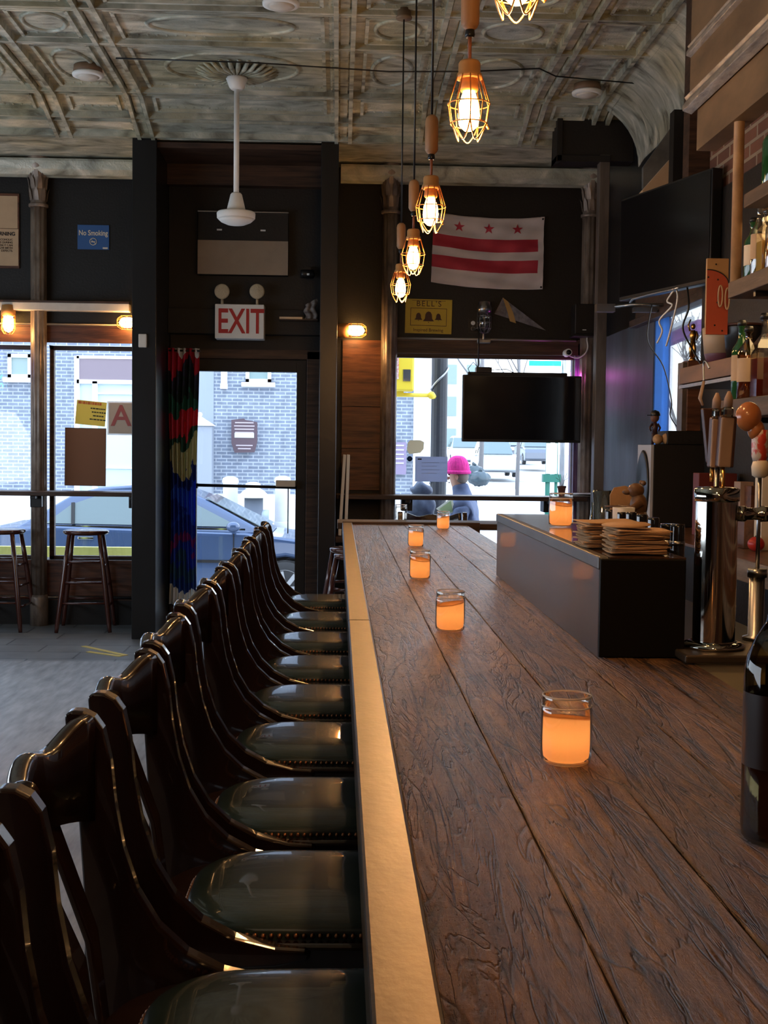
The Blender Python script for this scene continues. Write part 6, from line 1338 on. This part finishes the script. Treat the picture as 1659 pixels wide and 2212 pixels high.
b.build('wrapped_wire', M['steel'], t)
# yellow pedestrian signal
Ys = 13.2; a, c_ = onY(830, 773, Ys), onY(893, 846, Ys)
M['sig'] = mat('signal_yellow', (.80, .60, .05), .4)
t = thing('pedestrian_signal', 'yellow pedestrian signal box on a yellow arm from the pole', 'traffic signal', ((a.x + c_.x) / 2, Ys, 0)); w_ = (c_.x - a.x) / 2; z0_, z1_ = c_.z, onY(860, 740, Ys).z
MB().box(-w_, w_, -.12, .12, z0_, z1_).build('housing', M['sig'], t, bevel=.02); MB().box(-w_ * .75, -w_ * .05, -.13, -.12, z0_ + .12, z1_ - .08).build('red_white_lens', mat('lens_red_white', (.75, .72, .70), .5, col2=(.6, .05, .05), vscale=(30, 30, 30)), t)
MB().box(w_ * .25, w_ * .75, -.13, -.12, z0_ + .10, z0_ + .22).build('hatch', M['steel'], t)
zb_ = onY(860, 853, Ys).z; MB().tube([(-w_ * 1.5, 0, zb_), (onY(932, 853, Ys).x - t.location.x, 0, zb_)], .022, 10).build('arm', M['sig'], t); MB().box(-.05, .05, -.04, .04, zb_, z0_).build('bracket', M['sig'], t); MB().ball((onY(932, 853, Ys).x - t.location.x, 0, zb_), .04).build('knuckle', M['sig'], t); MB().tube([(onY(932, 853, Ys).x - t.location.x, 0, zb_), (onY(936, 853, 13.5).x - t.location.x, .27, zb_)], .03, 8).build('clamp', M['sig'], t)
# green street sign and green post at the right
Yg = 30; a, c_ = onY(1143, 779, Yg), onY(1212, 791, Yg); t = thing('street_name_sign', 'small green street name sign high over the street', 'street sign', ((a.x + c_.x) / 2, Yg, (a.z + c_.z) / 2)); w_, h_ = (c_.x - a.x) / 2, (a.z - c_.z) / 2
MB().box(-w_, w_, -.02, .02, -h_, h_).build('blade', mat('street_green', (.01, .42, .30), .5), t); b = MB(); b.tube([(w_ * 1.2, .05, h_ * 3), (w_ * 1.2, .05, -t.location.z)], .06, 8); b.build('post', M['steel'], t)
Yg = 24; p = onY(1189, 1075, Yg); t = thing('street_box', 'green metal street post with a pale notice and box on it', 'street post', (p.x, Yg, gz(Yg) - .1)); M['gp'] = mat('green_street_paint', (.01, .12, .085), .5); z_a = onY(1185, 955, Yg).z - t.location.z; z_b = onY(1185, 1030, Yg).z - t.location.z
MB().tube([(-.06, 0, 0), (-.06, 0, z_a + .1)], .045, 10).tube([(.10, 0, 0), (.10, 0, z_a)], .03, 8).build('post', M['gp'], t); MB().box(-.16, .18, -.08, .08, z_b - .1, z_b + .05).box(-.12, .12, -.06, .06, z_a, z_a + .12).build('box', M['gp'], t); MB().box(-.11, .10, -.09, -.07, z_b + .06, z_a - .02).build('notice', M['white'], t)
# rubbish bags, potted shrub greys by the curb
for k, (px, py, y, r, l) in enumerate(((1022, 1022, 21.0, .17, 'dark rubbish bag heaped beside the pink hat, upper of the pair'), (1035, 1034, 20.4, .16, 'dark glossy rubbish bag right of the pink hat, lower of the pair'))):
    p = onY(px, py, y); b = MB(); b.ball((0, 0, 0), r, 1.1, .9, .75, 24, 16)
    for i, v in enumerate(b.v): b.v[i] = v * (1 + .12 * math.sin(v.x * 61 + v.z * 37) * math.cos(v.y * 53 + v.x * 29))
    b.tube([(0, 0, r * .7), (.03, 0, r * .95)], [r * .10, r * .22], 8); b.tube([(0, 0, -r * .70), (0, 0, -(p.z - GZ + .1))], [r * .7, r * .9], 14) if 0 else None
    o = b.build('rubbish_bag', mat('blue_black_bag', (.06, .09, .11), .25, var=.3)); o.location = p; tag(o, l, 'rubbish bag')
t = thing('planter_box', 'grey concrete block the rubbish bags lie on by the curb', 'planter', (onY(1020, 1050, 20.8).x, 20.8, GZ - .12)); MB().box(-.55, .65, -.45, .45, 0, onY(1020, 1052, 20.8).z - GZ + .12).build('block', M['corner'], t, bevel=.02)
# awning strip and tree seen through the side window
q = [onX(x, y, 4.2) for x, y in ((1440, 726), (1515, 690), (1515, 716), (1440, 748))]
b = MB(); b.prism([(v.y, v.z) for v in q], 4.15, 4.25, 'X'); t = tag(b.build('awning', mat('mauve_awning', (.30, .14, .34), .6)), 'mauve awning with a white edge beyond the side window', 'awning')
b = MB(); b.prism([(v.y, v.z + .03) for v in q[:2]] + [(v.y, v.z - .02) for v in (q[1], q[0])], 4.05, 4.12, 'X'); o = b.build('white_edge', M['white'], t); MB().box(4.19, 4.23, q[0].y - .02, q[0].y + .02, GZ, q[3].z).build('post', M['steel'], t)
def tree(x, y, h, seed, label, s=1.0):
    rnd = random.Random(seed); t = thing('bare_tree', label, 'tree', (x, y, GZ)); b = MB(); m_ = mat('bark', (.20, .19, .19), .8)
    b.tube([(0, 0, 0), (.05, 0, h * .3), (0, 0, h * .55)], [.16 * s, .12 * s, .09 * s], 8); b.build('trunk', m_, t); b = MB()
    def br(p, d, L, r, n):
        q = p + d * L; b.tube([p, p.lerp(q, .5) + Vector((rnd.uniform(-.1, .1),) * 3) * L * .3, q], [r, r * .8, r * .6], 4)
        if n:
            for _ in range(3): br(p.lerp(q, rnd.uniform(.6, 1)), (d + Vector((rnd.uniform(-.8, .8), rnd.uniform(-.8, .8), rnd.uniform(-.2, .6)))).normalized(), L * .68, r * .6, n - 1)
    for _ in range(5): br(Vector((0, 0, h * rnd.uniform(.35, .55))), Vector((rnd.uniform(-.7, .7), rnd.uniform(-.7, .7), .8)).normalized(), h * .24, .05 * s, 3)
    b.build('branches', m_, t); return t
tree(onX(1475, 800, 7.5).x, onX(1475, 800, 7.5).y, 5.6, 3, 'bare tree outside the blue-framed side window')
tree(onY(1040, 850, 40).x, 40, 10, 5, 'bare tree up the street behind the hanging television', .55)
tree(onY(1120, 850, 46).x, 46, 10, 9, 'further bare tree right of the other one up the street', .5)

# ------------------------------------------------------------------ person outside
def skin(name, chains, m, parent=None, root=0, subd=2):
    me = bpy.data.meshes.new(name); vs = []; es = []; rs = []
    for ch in chains:
        prev = ch.get('at'); 
        for (x, y, z, r) in ch['p']:
            vs.append((x, y, z)); rs.append(r); i = len(vs) - 1
            if prev is not None: es.append((prev, i))
            prev = i
    me.from_pydata(vs, es, []); me.materials.append(m); o = bpy.data.objects.new(name, me); COL.objects.link(o)
    if parent: o.parent = parent
    bm = bmesh.new(); bm.from_mesh(me); lay = bm.verts.layers.skin.verify(); bm.verts.ensure_lookup_table()
    for v, r in zip(bm.verts, rs): v[lay].radius = r if isinstance(r, tuple) else (r, r)
    bm.verts[root][lay].use_root = True; bm.to_mesh(me); bm.free()
    s_ = o.modifiers.new('skin', 'SKIN'); s_.use_smooth_shade = True; s2 = o.modifiers.new('sub', 'SUBSURF'); s2.levels = subd; s2.render_levels = subd
    return o
PY = 11.75; hp = onY(990, 1018, PY)
t = thing('person', 'person in a pink knit hat and blue-grey coat holding an open leaflet outside the window', 'person', (hp.x, PY, GZ), math.radians(-14))
H_ = hp.z - GZ + .09
SKN = mat('skin_tone', (.52, .30, .22), .5)
# local frame: the person looks toward -X, leaning a little over the leaflet; y up to the street
hz = H_ - .11; body = [
 {'p': [(.06, 0, .93, (.15, .11)), (.07, 0, 1.10, (.14, .11)), (.06, 0, 1.30, (.17, .11)), (.045, 0, 1.42, (.13, .09)), (.03, 0, 1.50, .055), (.0, 0, 1.56, .06), (-.015, 0, hz - .02, (.078, .085)), (-.01, 0, hz + .06, (.072, .08)), (-.005, 0, hz + .11, .045)]},
]
def arm(i0, sy): return [{'at': 2, 'p': [(.06, sy * .17, 1.40, .055), (.04, sy * .24, 1.14, .043), (-.13, sy * .20, 1.05, .034), (-.24, sy * .11, 1.12, .026), (-.275, sy * .085, 1.14, (.030, .016)), (-.305, sy * .07, 1.155, (.034, .014))]}]
def build_body():
    ch = list(body); n = 9; out = [ch[0]]
    for sy in (-1, 1):
        a = arm(0, sy)[0]; out.append(a); base = n + 5; n += 6
        for k in range(4):                                       # fingers curl round the leaflet
            oz = (.024, .009, -.007, -.022)[k]; L = (.85, 1.0, .95, .75)[k]
            out.append({'at': base, 'p': [(-.325, sy * .062, 1.155 + oz, .0095), (-.325 - .030 * L, sy * .045, 1.16 + oz, .009), (-.325 - .036 * L, sy * .022, 1.16 + oz, .0075)]}); n += 3
        out.append({'at': base - 1, 'p': [(-.285, sy * .07, 1.185, .011), (-.31, sy * .045, 1.20, .0095), (-.325, sy * .03, 1.203, .008)]}); n += 3
    for sy in (-1, 1):
        out.append({'at': 0, 'p': [(.06, sy * .10, .86, .10), (.04, sy * .11, .50, .065), (.07, sy * .115, .10, .045), (.06, sy * .115, .05, .045), (-.10, sy * .12, .035, .035)]})
    return out
skin('body', build_body(), SKN, t, 0, 1)
coat = mat('blue_grey_coat', (.10, .13, .23), .8, var=.3, vscale=(12, 12, 12), bump=.3)
cc = [{'p': [(.06, 0, .78, (.20, .16)), (.07, 0, 1.0, (.19, .15)), (.07, 0, 1.22, (.19, .15)), (.055, 0, 1.40, (.17, .12)), (.04, 0, 1.50, (.10, .09)), (.02, 0, 1.56, .085), (.015, 0, 1.60, .078)]}]
for sy in (-1, 1): cc.append({'at': 3, 'p': [(.06, sy * .20, 1.38, .085), (.04, sy * .265, 1.13, .075), (-.12, sy * .215, 1.04, .062), (-.21, sy * .13, 1.10, .05)]})
skin('coat', cc, coat, t, 0, 2)
skin('trousers', [{'p': [(.06, 0, .88, (.16, .13))]}] + [{'at': 0, 'p': [(.06, sy * .10, .84, .11), (.04, sy * .11, .50, .08), (.07, sy * .115, .10, .06)]} for sy in (-1, 1)], mat('dark_trousers', (.03, .035, .05), .8), t, 0, 1)
b = MB(); 
def hatf(u, v):
    a = 2 * PI * u; ph = v * PI / 2; rr = .112 * math.cos(ph) ** .72 if v < 1 else 0; return (rr * math.cos(a) * (1 + .02 * math.sin(a * 24)) , rr * math.sin(a) * .94 * (1 + .02 * math.sin(a * 24)), .165 * math.sin(ph))
b.grid(hatf, 72, 14); pk = mat('hot_pink_knit', (.85, .03, .32), .8, var=.3, vscale=(60, 60, 20), bump=.6)
h = b.build('knit_hat', pk, t, loc=(-.005, 0, hz + .0)); b = MB(); b.tube([(.108 * math.cos(2 * PI * k / 40), .101 * math.sin(2 * PI * k / 40), .012) for k in range(40)], .017, 10, closed=True); b.build('hat_cuff', pk, h)
b = MB(); b.ball((-.095, 0, hz - .045), .012, 1.4, .8, 1.3, 10, 8)
for sy in (-1, 1): b.ball((.0, sy * .082, hz - .035), .018, .7, .4, 1.3, 10, 8)
b.build('nose_and_ears', SKN, t)
b = MB()
for sy in (-1, 1): b.ball((-.083, sy * .03, hz - .01), .009, n=8, m=6)
b.ball((-.084, 0, hz - .085), .016, .4, 1.4, .4, 10, 6); b.build('eyes_and_mouth', mat('face_dark', (.12, .04, .035), .5), t)
b = MB(); b.ball((.03, 0, hz - .03), .085, .8, 1.0, .85, 16, 10); b.build('hair', mat('grey_brown_hair', (.18, .15, .13), .8), t)
q = onY(958, 1088, PY - .25); b = MB(); b.prism([(-.13, -.07), (-.02, .10), (.0, .10), (-.11, -.08)], -.10, .10, 'Y') if 0 else None
pts = [onY(x, y, PY - .20) for x, y in ((942, 1099), (977, 1074), (983, 1106), (960, 1113))]; c = sum(pts, Vector()) / 4
b = MB(); b._add([v - c + Vector((0, d, 0)) for d in (-.003, .003) for v in pts], [(0, 1, 2, 3), (7, 6, 5, 4), (0, 4, 5, 1), (1, 5, 6, 2), (2, 6, 7, 3), (3, 7, 4, 0)]); lf = b.build('leaflet', mat('leaflet_white', (.85, .88, .75), .7)); lf.location = c; tag(lf, 'white and pale green folded leaflet held by the person outside', 'leaflet')
b = MB(); k0 = [v.lerp(c, .28) - c for v in pts]; b._add([v + Vector((0, -.005, -.004)) for v in k0], [(0, 1, 2, 3)]); b.build('green_panel', mat('leaflet_green', (.42, .55, .28), .7), lf, solid=.001)
q = onY(935, 1088, PY + .15); b = MB(); b.ball((0, 0, 0), .15, 1.0, .7, 1.0, 24, 16); b.ball((.02, 0, .18), .10, 1.1, .7, .7, 20, 12)
for i, v in enumerate(b.v): b.v[i] = v * (1 + .07 * math.sin(v.x * 40 + v.z * 33))
b.tube([(.1, 0, .25), (.16, -.02, .33), (.20, 0, .28)], .012, 6)
o = b.build('bundle_bag', mat('slate_bag', (.10, .13, .20), .6, var=.4, vscale=(14, 14, 14))); o.location = q + Vector((-.12, .05, -.05)); tag(o, 'bulging slate-blue bag carried in front of the person in the pink hat', 'bag')
t = thing('bike_rack', 'low dark post outside the window just behind the person', 'post', (onY(1018, 1090, 12.1).x, 12.1, GZ)); MB().tube([(0, 0, 0), (0, 0, onY(1018, 1078, 12.1).z - GZ)], .028, 10).build('post', M['black_metal'], t); MB().lathe([(.05, 0), (.05, .02)], n=16).build('foot', M['black_metal'], t)
